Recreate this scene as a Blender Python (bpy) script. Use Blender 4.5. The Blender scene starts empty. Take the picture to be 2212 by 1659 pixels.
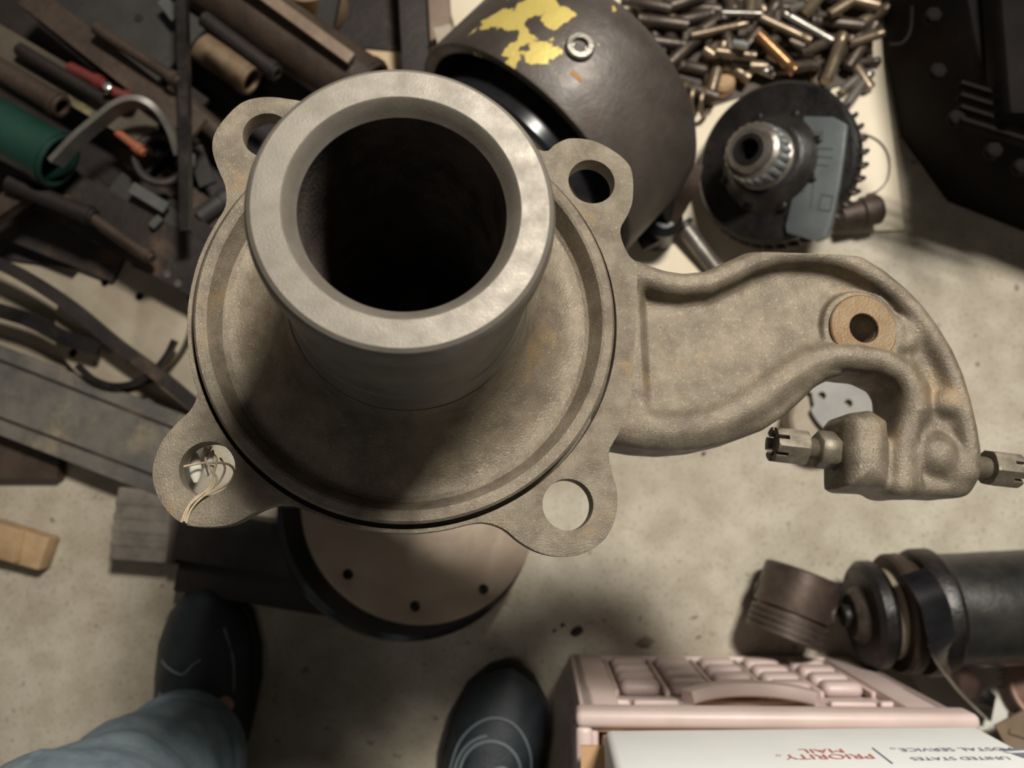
import bpy, bmesh, math, random
import numpy as np
from mathutils import Vector, Matrix, Quaternion, Euler

random.seed(7)
scene = bpy.context.scene
COL = scene.collection
PI = math.pi

# ------------------------------------------------------------------ camera
FPX, CX, CY, CAMH = 1740.0, 1106.0, 829.5, 0.88
CAM = Vector((0, 0, CAMH))
DOWN = Vector((1165 - CX, -(1060 - CY), -FPX)).normalized()
RQ = DOWN.rotation_difference(Vector((0, 0, -1)))
cam_data = bpy.data.cameras.new('camera')
cam_data.sensor_width = 36.0
cam_data.lens = FPX / 2212 * 36.0
cam_data.clip_start = 0.01
cam_data.dof.use_dof = True
cam_data.dof.focus_distance = 0.365
cam_data.dof.aperture_fstop = 8.5
cam = bpy.data.objects.new('camera', cam_data)
COL.objects.link(cam)
cam.location = CAM
cam.rotation_mode = 'QUATERNION'
cam.rotation_quaternion = RQ
scene.camera = cam

# ------------------------------------------------------------------ world, lamps, exposure
world = bpy.data.worlds.new('world')
scene.world = world
world.use_nodes = True
bg = world.node_tree.nodes['Background']
bg.inputs[0].default_value = (1.0, 0.93, 0.84, 1)
bg.inputs[1].default_value = 0.05

def area(name, loc, target, power, size, col):
    d = bpy.data.lights.new(name, 'AREA')
    d.shape = 'RECTANGLE'; d.size = size[0]; d.size_y = size[1]
    d.energy = power; d.color = col
    o = bpy.data.objects.new(name, d); COL.objects.link(o)
    o.location = loc
    o.rotation_euler = (Vector(target) - Vector(loc)).to_track_quat('-Z', 'Y').to_euler()
    return o
area('shop_lamp', (0.48, 0.80, 1.76), (0.08, -0.08, 0.2), 48, (0.30, 0.20), (1.0, 0.955, 0.875))
area('overhead_fill', (-0.7, -0.5, 2.4), (0, 0, 0.2), 2.5, (0.9, 0.3), (1.0, 0.93, 0.84))  # added dim fill light, not a fixture of the workshop

vs = scene.view_settings
vs.view_transform = 'Standard'; vs.look = 'None'; vs.exposure = 0.0; vs.gamma = 1.0
vs.use_curve_mapping = False

# ------------------------------------------------------------------ pixel helpers (survey of the place)
def ray(px, py):
    return RQ @ Vector((px - CX, CY - py, -FPX))
def G(px, py, z=0.0):
    r = ray(px, py); t = (z - CAMH) / r.z
    return CAM + r * t
def S(n, z=0.0):
    return n * (CAMH - z) / FPX

# ------------------------------------------------------------------ materials
MATS = {}
def mat(name, c1, c2=None, rough=0.6, metal=0.0, scale=30.0, bump=0.0, bscale=200.0, c3=None, s3=8.0, t3=0.62, rvar=0.0, speck=0.0, ramp=(0.35, 0.65), spec=0.5, coat=0.0):
    if name in MATS: return MATS[name]
    m = bpy.data.materials.new(name); m.use_nodes = True
    nt = m.node_tree; n = nt.nodes; l = nt.links
    b = n['Principled BSDF']
    b.inputs['Roughness'].default_value = rough
    b.inputs['Metallic'].default_value = metal
    b.inputs['Specular IOR Level'].default_value = spec
    if coat: b.inputs['Coat Weight'].default_value = coat; b.inputs['Coat Roughness'].default_value = 0.15
    tc = n.new('ShaderNodeTexCoord')
    def noise(s, det=5):
        t = n.new('ShaderNodeTexNoise'); t.inputs['Scale'].default_value = s; t.inputs['Detail'].default_value = det
        t.inputs['Roughness'].default_value = 0.65
        l.new(tc.outputs['Object'], t.inputs['Vector']); return t
    if c2 is None:
        b.inputs['Base Color'].default_value = (*c1, 1); out = None
    else:
        t = noise(scale)
        r = n.new('ShaderNodeValToRGB')
        r.color_ramp.elements[0].position = ramp[0]; r.color_ramp.elements[0].color = (*c1, 1)
        r.color_ramp.elements[1].position = ramp[1]; r.color_ramp.elements[1].color = (*c2, 1)
        l.new(t.outputs['Fac'], r.inputs[0]); out = r.outputs[0]
        if c3 is not None:
            t3n = noise(s3, 6); r3 = n.new('ShaderNodeValToRGB')
            r3.color_ramp.elements[0].position = t3; r3.color_ramp.elements[1].position = t3 + 0.1
            l.new(t3n.outputs['Fac'], r3.inputs[0])
            mx = n.new('ShaderNodeMix'); mx.data_type = 'RGBA'
            l.new(r3.outputs[0], mx.inputs[0]); l.new(out, mx.inputs[6]); mx.inputs[7].default_value = (*c3, 1)
            out = mx.outputs[2]
        if speck:
            ts = noise(750, 2); rs = n.new('ShaderNodeValToRGB')
            rs.color_ramp.elements[0].position = 0.60; rs.color_ramp.elements[1].position = 0.70
            l.new(ts.outputs['Fac'], rs.inputs[0])
            ms = n.new('ShaderNodeMix'); ms.data_type = 'RGBA'; ms.blend_type = 'ADD'
            l.new(rs.outputs[0], ms.inputs[0]); l.new(out, ms.inputs[6]); ms.inputs[7].default_value = (speck, speck * 0.9, speck * 0.75, 1)
            out = ms.outputs[2]
        l.new(out, b.inputs['Base Color'])
    if rvar:
        t = noise(scale * 2.3); mr = n.new('ShaderNodeMapRange')
        mr.inputs['To Min'].default_value = max(0.05, rough - rvar); mr.inputs['To Max'].default_value = min(1, rough + rvar)
        mr.inputs['From Min'].default_value = 0.3; mr.inputs['From Max'].default_value = 0.7
        l.new(t.outputs['Fac'], mr.inputs[0]); l.new(mr.outputs[0], b.inputs['Roughness'])
    if bump:
        t = noise(bscale, 4); bp = n.new('ShaderNodeBump'); bp.inputs['Strength'].default_value = bump
        bp.inputs['Distance'].default_value = 0.002
        l.new(t.outputs['Fac'], bp.inputs['Height']); l.new(bp.outputs[0], b.inputs['Normal'])
    MATS[name] = m
    return m

CAST = mat('cast_iron', (0.1090, 0.0872, 0.0604), (0.1933, 0.1588, 0.1125), 0.50, 0.3, 60, 0.35, 900, (0.22, 0.155, 0.085), 22, 0.60, rvar=0.14, speck=0.10)
CASTF = mat('flange_iron', (0.1300, 0.1055, 0.0744), (0.2310, 0.1921, 0.1400), 0.50, 0.3, 70, 0.45, 1100, (0.24, 0.17, 0.095), 25, 0.60, rvar=0.16, speck=0.10)
MACH = mat('machined_iron', (0.1338, 0.1158, 0.0921), (0.1712, 0.1512, 0.1232), 0.52, 0.4, 50, 0.12, 1200, (0.23, 0.18, 0.12), 30, 0.66, rvar=0.1)
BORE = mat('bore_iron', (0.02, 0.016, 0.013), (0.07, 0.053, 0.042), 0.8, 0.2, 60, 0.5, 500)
RUSTW = mat('rusty_washer', (0.1292, 0.0714, 0.0258), (0.1700, 0.1190, 0.0646), 0.5, 0.35, 90, 0.25, 900)
NUT = mat('dull_zinc', (0.1080, 0.0891, 0.0621), (0.1782, 0.1512, 0.1134), 0.5, 0.4, 180, 0.15, 900)
DARKNUT = mat('blackened_steel', (0.03, 0.025, 0.02), (0.07, 0.055, 0.045), 0.5, 0.4, 120)
BLK = mat('greasy_black_iron', (0.0084, 0.0077, 0.0077), (0.0245, 0.0210, 0.0196), 0.38, 0.35, 25, 0.3, 250, (0.05, 0.038, 0.03), 12, 0.6, rvar=0.12)
BLKG = mat('gloss_black_paint', (0.0064, 0.0064, 0.0072), (0.0160, 0.0160, 0.0176), 0.18, 0.0, 20, coat=0.6)
STEEL = mat('bright_steel', (0.42, 0.44, 0.44), (0.55, 0.56, 0.55), 0.28, 0.8, 40, 0.08, 600)
DSTEEL = mat('worn_steel', (0.1360, 0.1232, 0.1062), (0.2550, 0.2295, 0.1955), 0.35, 0.7, 40, 0.2, 300, rvar=0.1)
BROWN = mat('brown_scale_steel', (0.0319, 0.0204, 0.0153), (0.0765, 0.0523, 0.0370), 0.55, 0.35, 18, 0.35, 160, (0.16, 0.09, 0.045), 9, 0.62)
DBROWN = mat('dark_rusty_steel', (0.0095, 0.0069, 0.0063), (0.0290, 0.0211, 0.0179), 0.6, 0.3, 14, 0.35, 140, (0.085, 0.05, 0.03), 7, 0.62)
GREYST = mat('dusty_grey_steel', (0.0244, 0.0229, 0.0219), (0.0464, 0.0429, 0.0390), 0.6, 0.3, 12, 0.25, 120)
TANPL = mat('tan_plate', (0.2295, 0.1870, 0.1318), (0.3400, 0.2890, 0.2125), 0.6, 0.1, 10, 0.15, 90, (0.33, 0.24, 0.12), 6, 0.6)
WOODO = mat('orange_wood', (0.29, 0.178, 0.088), (0.40, 0.275, 0.15), 0.7, 0, 25, 0.3, 120)
WOODG = mat('weathered_wood', (0.10, 0.085, 0.068), (0.19, 0.165, 0.135), 0.8, 0, 30, 0.4, 90)
DENIM = mat('denim', (0.115, 0.155, 0.185), (0.19, 0.24, 0.27), 0.9, 0, 45, 0.5, 900, (0.25, 0.29, 0.31), 14, 0.60)
BOOT = mat('boot_leather', (0.012, 0.016, 0.02), (0.03, 0.037, 0.043), 0.55, 0, 30, 0.3, 350)
BOOTS = mat('boot_sole', (0.012, 0.011, 0.011), (0.02, 0.018, 0.018), 0.8, 0, 30)
STITCH = mat('stitch_thread', (0.17, 0.20, 0.215), None, 0.8)
SKIN = mat('skin', (0.48, 0.27, 0.20), None, 0.6)
PINK = mat('pink_plastic', (0.52, 0.40, 0.37), (0.60, 0.48, 0.44), 0.45, 0, 12, 0.05, 100, (0.50, 0.43, 0.34), 9, 0.58)
CARD = mat('cardboard', (0.42, 0.24, 0.12), (0.50, 0.31, 0.17), 0.8, 0, 14, 0.1, 200)
WHITE = mat('mailer_white', (0.8140, 0.8250, 0.8140), (0.9020, 0.9130, 0.9020), 0.55, 0, 6, 0.04, 40)
REDINK = mat('red_ink', (0.55, 0.16, 0.14), None, 0.6)
BLUEINK = mat('blue_ink', (0.18, 0.20, 0.27), None, 0.6)
BOARD = mat('cream_board', (0.5940, 0.5130, 0.3780), (0.6840, 0.6030, 0.4680), 0.8, 0, 8, 0.06, 80, (0.50, 0.40, 0.27), 14, 0.66)
GREEN = mat('green_enamel', (0.0050, 0.0252, 0.0176), (0.0126, 0.0441, 0.0315), 0.4, 0, 12, 0.05, 80, (0.03, 0.045, 0.03), 16, 0.62)
RED = mat('red_paint', (0.1320, 0.0180, 0.0132), (0.0720, 0.0150, 0.0120), 0.5, 0, 40)
ORANGE = mat('orange_paint', (0.2700, 0.0780, 0.0300), (0.1800, 0.0600, 0.0300), 0.5, 0, 40)
TWINE = mat('jute_twine', (0.36, 0.28, 0.18), (0.46, 0.37, 0.25), 0.9, 0, 300)
FLUFF = mat('pale_fibre', (0.60, 0.57, 0.48), (0.68, 0.64, 0.55), 0.9, 0, 200)
PAPER = mat('newsprint', (0.58, 0.56, 0.50), (0.66, 0.64, 0.58), 0.9, 0, 20)
INK = mat('newsprint_ink', (0.12, 0.12, 0.12), None, 0.9)
COPPERY = mat('brassy_rust', (0.30, 0.16, 0.07), (0.20, 0.12, 0.07), 0.35, 0.6, 60, 0.2, 300)
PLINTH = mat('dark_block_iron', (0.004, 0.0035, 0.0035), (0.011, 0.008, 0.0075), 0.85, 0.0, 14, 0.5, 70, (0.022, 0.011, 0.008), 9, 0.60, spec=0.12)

# concrete floor
def floor_material():
    m = bpy.data.materials.new('concrete_floor'); m.use_nodes = True
    nt = m.node_tree; n = nt.nodes; l = nt.links; b = n['Principled BSDF']
    b.inputs['Roughness'].default_value = 0.62
    tc = n.new('ShaderNodeTexCoord')
    def noise(s, d=6):
        t = n.new('ShaderNodeTexNoise'); t.inputs['Scale'].default_value = s; t.inputs['Detail'].default_value = d
        l.new(tc.outputs['Object'], t.inputs['Vector']); return t
    def ramp(src, p0, c0, p1, c1):
        r = n.new('ShaderNodeValToRGB'); e = r.color_ramp.elements
        e[0].position = p0; e[0].color = (*c0, 1); e[1].position = p1; e[1].color = (*c1, 1)
        l.new(src.outputs['Fac'], r.inputs[0]); return r
    def mul(a, bb):
        x = n.new('ShaderNodeMix'); x.data_type = 'RGBA'; x.blend_type = 'MULTIPLY'; x.inputs[0].default_value = 1
        l.new(a.outputs[2] if a.bl_idname == 'ShaderNodeMix' else a.outputs[0], x.inputs[6]); l.new(bb.outputs[0], x.inputs[7]); return x
    a = ramp(noise(3.5), 0.35, (0.35, 0.305, 0.235), 0.65, (0.48, 0.43, 0.345))
    s = ramp(noise(26), 0.38, (0.80, 0.78, 0.74), 0.62, (1, 1, 1))
    f = ramp(noise(240, 3), 0.30, (0.72, 0.70, 0.66), 0.45, (1, 1, 1))
    d = ramp(noise(70, 2), 0.26, (0.45, 0.42, 0.38), 0.32, (1, 1, 1))
    l.new(mul(mul(mul(a, s), f), d).outputs[2], b.inputs['Base Color'])
    bp = n.new('ShaderNodeBump'); bp.inputs['Strength'].default_value = 0.2; bp.inputs['Distance'].default_value = 0.002
    l.new(noise(150).outputs['Fac'], bp.inputs['Height']); l.new(bp.outputs[0], b.inputs['Normal'])
    return m

# ------------------------------------------------------------------ mesh helpers
def mesh(name, verts, faces, smooth=True, angle=40):
    me = bpy.data.meshes.new(name)
    me.from_pydata([tuple(v) for v in verts], [], [tuple(f) for f in faces])
    bm = bmesh.new(); bm.from_mesh(me)
    bmesh.ops.remove_doubles(bm, verts=bm.verts, dist=1e-6)
    bmesh.ops.recalc_face_normals(bm, faces=bm.faces)
    shade(bm, smooth, angle)
    bm.to_mesh(me); bm.free()
    return me
def shade(bm, smooth=True, angle=40):
    a = math.radians(angle)
    for f in bm.faces: f.smooth = smooth
    for e in bm.edges:
        e.smooth = (len(e.link_faces) == 2 and e.calc_face_angle(0) < a)
def obj(name, me, m=None, parent=None, mw=None):
    o = bpy.data.objects.new(name, me); COL.objects.link(o)
    if m and me is not None and not me.materials: me.materials.append(m)
    if parent is not None: o.parent = parent
    if mw is not None: o.matrix_basis = mw
    return o
def tag(o, label, cat, group=None, kind=None):
    o['label'] = label; o['category'] = cat
    if group: o['group'] = group
    if kind: o['kind'] = kind
    return o
def thing(name, label, cat, mw=None, group=None):
    o = bpy.data.objects.new(name, None); COL.objects.link(o); o.empty_display_size = 0.02
    if mw is not None: o.matrix_basis = mw
    return tag(o, label, cat, group)
def box(sx, sy, sz, bev=0.0, seg=2, center=(0, 0, 0)):
    bm = bmesh.new(); bmesh.ops.create_cube(bm, size=1)
    for v in bm.verts: v.co = Vector((v.co.x * sx + center[0], v.co.y * sy + center[1], v.co.z * sz + center[2]))
    if bev: bmesh.ops.bevel(bm, geom=bm.edges[:], offset=bev, segments=seg, profile=0.5, affect='EDGES')
    shade(bm); me = bpy.data.meshes.new('box'); bm.to_mesh(me); bm.free(); return me
def lathe(prof, seg=64, close=False, name='lathe', angle=35, arc=2 * PI):
    vs, fs = [], []
    full = abs(arc - 2 * PI) < 1e-6
    n = len(prof); cnt = seg if full else seg + 1
    for i in range(cnt):
        t = arc * i / seg
        for r, z in prof: vs.append((r * math.cos(t), r * math.sin(t), z))
    for i in range(seg):
        a = i * n; b = ((i + 1) % cnt) * n
        for k in range(n - 1 + (1 if close else 0)):
            k2 = (k + 1) % n
            fs.append((a + k, b + k, b + k2, a + k2))
    bm = bmesh.new(); bv = [bm.verts.new(v) for v in vs]
    for f in fs:
        u = []
        for i in f:
            if bv[i] not in u: u.append(bv[i])
        try: bm.faces.new(u)
        except ValueError: pass
    bmesh.ops.remove_doubles(bm, verts=bm.verts, dist=1e-6)
    bmesh.ops.dissolve_degenerate(bm, edges=bm.edges, dist=1e-7)
    bmesh.ops.recalc_face_normals(bm, faces=bm.faces)
    shade(bm, True, angle); me = bpy.data.meshes.new(name); bm.to_mesh(me); bm.free(); return me
def catmull(pts, n=6, closed=False):
    P = [Vector(p) for p in pts]; out = []; N = len(P)
    rng = range(N if closed else N - 1)
    for i in rng:
        if closed: p0, p1, p2, p3 = P[i - 1], P[i], P[(i + 1) % N], P[(i + 2) % N]
        else: p0, p1, p2, p3 = P[max(i - 1, 0)], P[i], P[i + 1], P[min(i + 2, N - 1)]
        for k in range(n):
            t = k / n
            out.append(0.5 * ((2 * p1) + (p2 - p0) * t + (2 * p0 - 5 * p1 + 4 * p2 - p3) * t * t + (3 * p1 - p0 - 3 * p2 + p3) * t ** 3))
    if not closed: out.append(P[-1])
    return out
def frames(path, up=Vector((0, 0, 1))):
    fr = []; N = len(path)
    for i in range(N):
        t = (path[min(i + 1, N - 1)] - path[max(i - 1, 0)]).normalized()
        s = t.cross(up)
        if s.length < 1e-4: s = t.cross(Vector((0, 1, 0)))
        s.normalize(); u = s.cross(t).normalized(); fr.append((t, s, u))
    return fr
def sweep(path, section, closed_sec=True, caps=True, up=Vector((0, 0, 1)), scales=None, angle=40):
    path = [Vector(p) for p in path]; fr = frames(path, up); vs, fs = [], []; m = len(section)
    for i, p in enumerate(path):
        sc = scales[i] if scales else 1
        for a, b in section: vs.append(p + fr[i][1] * a * sc + fr[i][2] * b * sc)
    for i in range(len(path) - 1):
        for k in range(m):
            k2 = (k + 1) % m; fs.append((i * m + k, i * m + k2, (i + 1) * m + k2, (i + 1) * m + k))
    if caps: fs.append(tuple(range(m))); fs.append(tuple((len(path) - 1) * m + k for k in range(m)))
    return mesh('sweep', vs, fs, True, angle)
def circ(r, n=12): return [(r * math.cos(2 * PI * k / n), r * math.sin(2 * PI * k / n)) for k in range(n)]
def rect(w, h): return [(-w / 2, -h / 2), (w / 2, -h / 2), (w / 2, h / 2), (-w / 2, h / 2)]
def plate(outline, th, holes=(), bev=0.0, name='plate'):
    """outline list of (x,y); holes list of (x,y,r); top face at z=0, thickness downwards"""
    bm = bmesh.new(); edges = []
    def loop(pts):
        vv = [bm.verts.new((p[0], p[1], 0)) for p in pts]
        for i in range(len(vv)): edges.append(bm.edges.new((vv[i], vv[(i + 1) % len(vv)])))
    loop(outline)
    for h in holes:
        n = h[3] if len(h) > 3 else 28
        loop([(h[0] + h[2] * math.cos(2 * PI * k / n), h[1] + h[2] * math.sin(2 * PI * k / n)) for k in range(n)])
    bmesh.ops.triangle_fill(bm, use_beauty=True, use_dissolve=False, edges=edges)
    r = bmesh.ops.extrude_face_region(bm, geom=bm.faces[:])
    vv = [g for g in r['geom'] if isinstance(g, bmesh.types.BMVert)]
    bmesh.ops.translate(bm, verts=vv, vec=(0, 0, -th))
    bmesh.ops.recalc_face_normals(bm, faces=bm.faces)
    if bev:
        es = [e for e in bm.edges if len(e.link_faces) == 2 and e.calc_face_angle(0) > 1.2]
        bmesh.ops.bevel(bm, geom=es, offset=bev, segments=2, profile=0.5, affect='EDGES', clamp_overlap=True)
    shade(bm, True, 35); me = bpy.data.meshes.new(name); bm.to_mesh(me); bm.free(); return me
def hexprism(af, length, ch=0.08, bore=0.0):
    r = af / math.sqrt(3); bm = bmesh.new()
    prof = [(0.90, 0), (1, ch), (1, 1 - ch), (0.90, 1)]
    rings = []
    for s, z in prof: rings.append([bm.verts.new((r * s * math.cos(PI / 3 * k), r * s * math.sin(PI / 3 * k), z * length)) for k in range(6)])
    for a, b in zip(rings, rings[1:]):
        for k in range(6): bm.faces.new((a[k], a[(k + 1) % 6], b[(k + 1) % 6], b[k]))
    bm.faces.new(rings[0][::-1]); bm.faces.new(rings[-1])
    shade(bm, True, 20); me = bpy.data.meshes.new('hex'); bm.to_mesh(me); bm.free(); return me
def Mdir(loc, z, x=None):
    """matrix with local z along z"""
    z = Vector(z).normalized(); x = Vector(x) if x is not None else Vector((1, 0, 0))
    if abs(z.dot(x.normalized())) > 0.97: x = Vector((0, 1, 0))
    y = z.cross(x).normalized(); x = y.cross(z)
    m = Matrix.Identity(4)
    for i in range(3): m[i][0] = x[i]; m[i][1] = y[i]; m[i][2] = z[i]; m[i][3] = loc[i]
    return m
def Mz(loc, ang=0.0): return Matrix.Translation(loc) @ Matrix.Rotation(ang, 4, 'Z')

# ------------------------------------------------------------------ distance fields for cast shapes
def surface_nets(Fv, org, h):
    nx, ny, nz = Fv.shape; neg = Fv < 0
    s = np.zeros((nx - 1, ny - 1, nz - 1), np.int8)
    C = [(i, j, k) for i in (0, 1) for j in (0, 1) for k in (0, 1)]
    sl = lambda A, c: A[c[0]:nx - 1 + c[0], c[1]:ny - 1 + c[1], c[2]:nz - 1 + c[2]]
    for c in C: s += sl(neg, c)
    act = (s > 0) & (s < 8); idx = -np.ones(act.shape, np.int64); ii = np.argwhere(act); idx[act] = np.arange(len(ii))
    acc = np.zeros((len(ii), 3)); cnt = np.zeros(len(ii))
    vals = {c: Fv[ii[:, 0] + c[0], ii[:, 1] + c[1], ii[:, 2] + c[2]] for c in C}
    for a in C:
        for ax in range(3):
            if a[ax] == 0:
                b = list(a); b[ax] = 1; b = tuple(b); va, vb = vals[a], vals[b]
                cr = (va < 0) != (vb < 0); t = np.where(cr, va / np.where(cr, va - vb, 1), 0)
                p = np.tile(np.array(a, float), (len(ii), 1)); p[:, ax] += t
                acc += p * cr[:, None]; cnt += cr
    V = (ii + acc / cnt[:, None]) * h + np.array(org)
    quads = []
    for ax in range(3):
        sa = [slice(None)] * 3; sb = [slice(None)] * 3
        sa[ax] = slice(0, -1); sb[ax] = slice(1, None)
        cr = neg[tuple(sa)] != neg[tuple(sb)]
        o1, o2 = [x for x in range(3) if x != ax]
        e = np.argwhere(cr); e = e[(e[:, o1] > 0) & (e[:, o2] > 0) & (e[:, o1] < Fv.shape[o1] - 1) & (e[:, o2] < Fv.shape[o2] - 1)]
        def cell(d1, d2):
            q = e.copy(); q[:, o1] += d1; q[:, o2] += d2; return idx[q[:, 0], q[:, 1], q[:, 2]]
        Q = np.stack([cell(-1, -1), cell(0, -1), cell(0, 0), cell(-1, 0)], 1)
        flip = neg[tuple(sa)][e[:, 0], e[:, 1], e[:, 2]] ^ (ax == 1)
        Q[~flip] = Q[~flip][:, ::-1]; quads.append(Q)
    Q = np.concatenate(quads); Q = Q[(Q >= 0).all(1)]
    return V, Q
def nets_mesh(name, Fv, org, h, smooth_it=2):
    V, Q = surface_nets(Fv, org, h)
    for _ in range(smooth_it):
        acc = np.zeros_like(V); c = np.zeros(len(V))
        for a in range(4):
            b = (a + 1) % 4
            np.add.at(acc, Q[:, a], V[Q[:, b]]); np.add.at(acc, Q[:, b], V[Q[:, a]])
            np.add.at(c, Q[:, a], 1); np.add.at(c, Q[:, b], 1)
        V = 0.5 * V + 0.5 * acc / np.maximum(c, 1)[:, None]
    me = bpy.data.meshes.new(name)
    me.vertices.add(len(V)); me.vertices.foreach_set('co', V.astype(np.float32).ravel())
    me.loops.add(len(Q) * 4); me.loops.foreach_set('vertex_index', Q.astype(np.int32).ravel())
    me.polygons.add(len(Q)); me.polygons.foreach_set('loop_start', np.arange(len(Q), dtype=np.int32) * 4)
    me.polygons.foreach_set('use_smooth', np.ones(len(Q), bool))
    me.update(calc_edges=True); me.validate()
    bm = bmesh.new(); bm.from_mesh(me); bmesh.ops.recalc_face_normals(bm, faces=bm.faces); bm.to_mesh(me); bm.free()
    return me
def smin(a, b, k):
    hh = np.clip(0.5 + 0.5 * (b - a) / k, 0, 1); return b * (1 - hh) + a * hh - k * hh * (1 - hh)
def smax(a, b, k): return -smin(-a, -b, k)
def poly_sd(X, Y, P):
    P = np.array(P); d = np.full(X.shape, 1e9); inside = np.zeros(X.shape, bool)
    for a, b in zip(P, np.roll(P, -1, 0)):
        ex, ey = b - a; wx, wy = X - a[0], Y - a[1]
        t = np.clip((wx * ex + wy * ey) / (ex * ex + ey * ey + 1e-18), 0, 1)
        d = np.minimum(d, (wx - ex * t) ** 2 + (wy - ey * t) ** 2)
        c = ((a[1] > Y) != (b[1] > Y)) & (X < (b[0] - a[0]) * (Y - a[1]) / (b[1] - a[1] + 1e-18) + a[0])
        inside ^= c
    return np.where(inside, -1, 1) * np.sqrt(d)
def line_d(X, Y, P):
    """distance to polyline and interpolated parameter (0..1)"""
    P = np.array(P); d = np.full(X.shape, 1e9); par = np.zeros(X.shape); n = len(P) - 1
    for i in range(n):
        a, b = P[i], P[i + 1]; ex, ey = b - a; wx, wy = X - a[0], Y - a[1]
        t = np.clip((wx * ex + wy * ey) / (ex * ex + ey * ey + 1e-18), 0, 1)
        q = (wx - ex * t) ** 2 + (wy - ey * t) ** 2; m = q < d
        d = np.where(m, q, d); par = np.where(m, (i + t) / n, par)
    return np.sqrt(d), par
def extr(d2, z, z0, z1, r):
    """rounded extrusion of a 2-D field between z0 and z1"""
    a = d2 + r; b = np.maximum(z0 - z, z - z1) + r
    return np.minimum(np.maximum(a, b), 0) + np.sqrt(np.maximum(a, 0) ** 2 + np.maximum(b, 0) ** 2) - r

# ================================================================== SETTING
fl = obj('floor', mesh('floor', [(-3, -3, 0), (3, -3, 0), (3, 3, 0), (-3, 3, 0)], [(0, 1, 2, 3)]), floor_material())
fl['kind'] = 'structure'; fl['label'] = 'worn beige concrete workshop floor'

# ================================================================== STEERING KNUCKLE
KD = 0.40
def camdir(px, py): return Vector((px - CX, CY - py, -FPX)) / FPX
KO = CAM + RQ @ (camdir(885.4, 681.3) * KD)                    # centre of the flange face
KZ = -(RQ @ camdir(920.0, 1210.2)).normalized()                # spindle axis
KM = Mdir(KO, KZ, RQ @ Vector((1, 0, 0)))
KI = KM.inverted()
HS = 0.1283
def L(px, py, z=0.0):
    """pixel -> knuckle-frame (x, y) on the plane at height z above the flange face"""
    a = KI @ CAM; d = KI.to_3x3() @ ray(px, py); t = (z - a.z) / d.z
    p = a + d * t; return (p.x, p.y)
knuckle = thing('steering_knuckle', 'bare cast-iron steering knuckle with hollow spindle, four-eared flange and curved steering arm', 'knuckle', KM)

# flange plate with four bolt ears
out_px = [(700, 238), (665, 222), (626, 214), (575, 209), (527, 219), (492, 248), (463, 289), (459, 327), (472, 368), (486, 402), (487, 444), (472, 485),
    (448, 526), (427, 581), (413, 663), (410, 753), (418, 821), (426, 849), (413, 883), (382, 914), (352, 949), (334, 991), (329, 1028), (339, 1069), (362, 1105), (396, 1132),
    (444, 1139), (499, 1133), (540, 1113), (575, 1096), (616, 1089), (657, 1100), (726, 1124), (808, 1141), (891, 1148), (960, 1144), (1021, 1131), (1056, 1131),
    (1090, 1144), (1125, 1172), (1166, 1194), (1214, 1203), (1262, 1195), (1308, 1163), (1331, 1112), (1333, 1062), (1321, 1014), (1318, 968), (1362, 892), (1368, 789), (1374, 690), (1378, 580), (1360, 553), (1345, 523), (1341, 493), (1356, 464), (1367, 430), (1366, 374),
    (1349, 344), (1311, 317), (1274, 302), (1229, 299), (1199, 312), (1175, 326), (1110, 300), (1000, 262), (860, 240)]
corner = {(1318, 968), (1362, 892), (1378, 580)}
oc = [L(*p) for p in out_px]
oc = [(x * max(1, .1066 / math.hypot(x, y)), y * max(1, .1066 / math.hypot(x, y))) for x, y in oc]
sm = catmull([(x, y, 0) for x, y in oc], 4, True)
outl = []
for i, p in enumerate(out_px):
    if (1318 <= p[0] <= 1378) and (580 <= p[1] <= 968) and p in {(1318, 968), (1362, 892), (1368, 789), (1374, 690)}: outl.append((sm[i * 4].x, sm[i * 4].y))
    else: outl += [(v.x, v.y) for v in sm[i * 4:i * 4 + 4]]
hp = [(578, 292, 0.0124), (1278, 392, 0.0124), (447.5, 1012, 0.0126), (1227, 1090, 0.0124)]
holes = [(*L(h[0], h[1]), h[2], 40) for h in hp] + [(0, 0, 0.1046, 128)]
obj('flange', plate(outl, 0.011, holes, 0.0008, 'flange'), CASTF, knuckle)
# raised register ring, dish, spindle, bore: turned surfaces
obj('register_ring', lathe([(0.1050, -0.0105), (0.1050, -0.0085), (0.1022, -0.0085), (0.1024, -0.007), (0.1024, 0.0043), (0.1012, 0.0056), (0.0975, 0.0056), (0.0962, 0.0048), (0.0915, -0.0060), (0.0895, -0.0074), (0.0875, -0.0078)], 160, name='register_ring', angle=16), CASTF, knuckle)
dish = [(0.0890, -0.0074), (0.0875, -0.0078), (0.084, -0.0076), (0.080, -0.0062), (0.075, -0.0034), (0.070, 0.0006), (0.0655, 0.0055), (0.0615, 0.0115), (0.0582, 0.019), (0.0558, 0.028), (0.0545, 0.0345)]
obj('hub_dish', lathe(dish, 128, name='hub_dish'), CAST, knuckle)
sp = [(0.0545, 0.034), (0.0535, 0.036), (0.0528, 0.050), (0.0526, 0.052), (0.0520, 0.053), (0.0518, HS - 0.018), (0.0522, HS - 0.0165), (0.0536, HS - 0.0150), (0.0536, HS - 0.0050), (0.0532, HS - 0.0028), (0.0522, HS - 0.0010), (0.0507, HS), (0.0410, HS), (0.0402, HS - 0.0006), (0.0380, HS - 0.0040), (0.0364, HS - 0.0062)]
obj('spindle', lathe(sp, 160, name='spindle', angle=24), MACH, knuckle)
obj('bore', lathe([(0.0364, HS - 0.0062), (0.0362, HS - 0.03), (0.0350, 0.02), (0.034, -0.05), (0.0, -0.05)], 96, name='bore'), BORE, knuckle)
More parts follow.
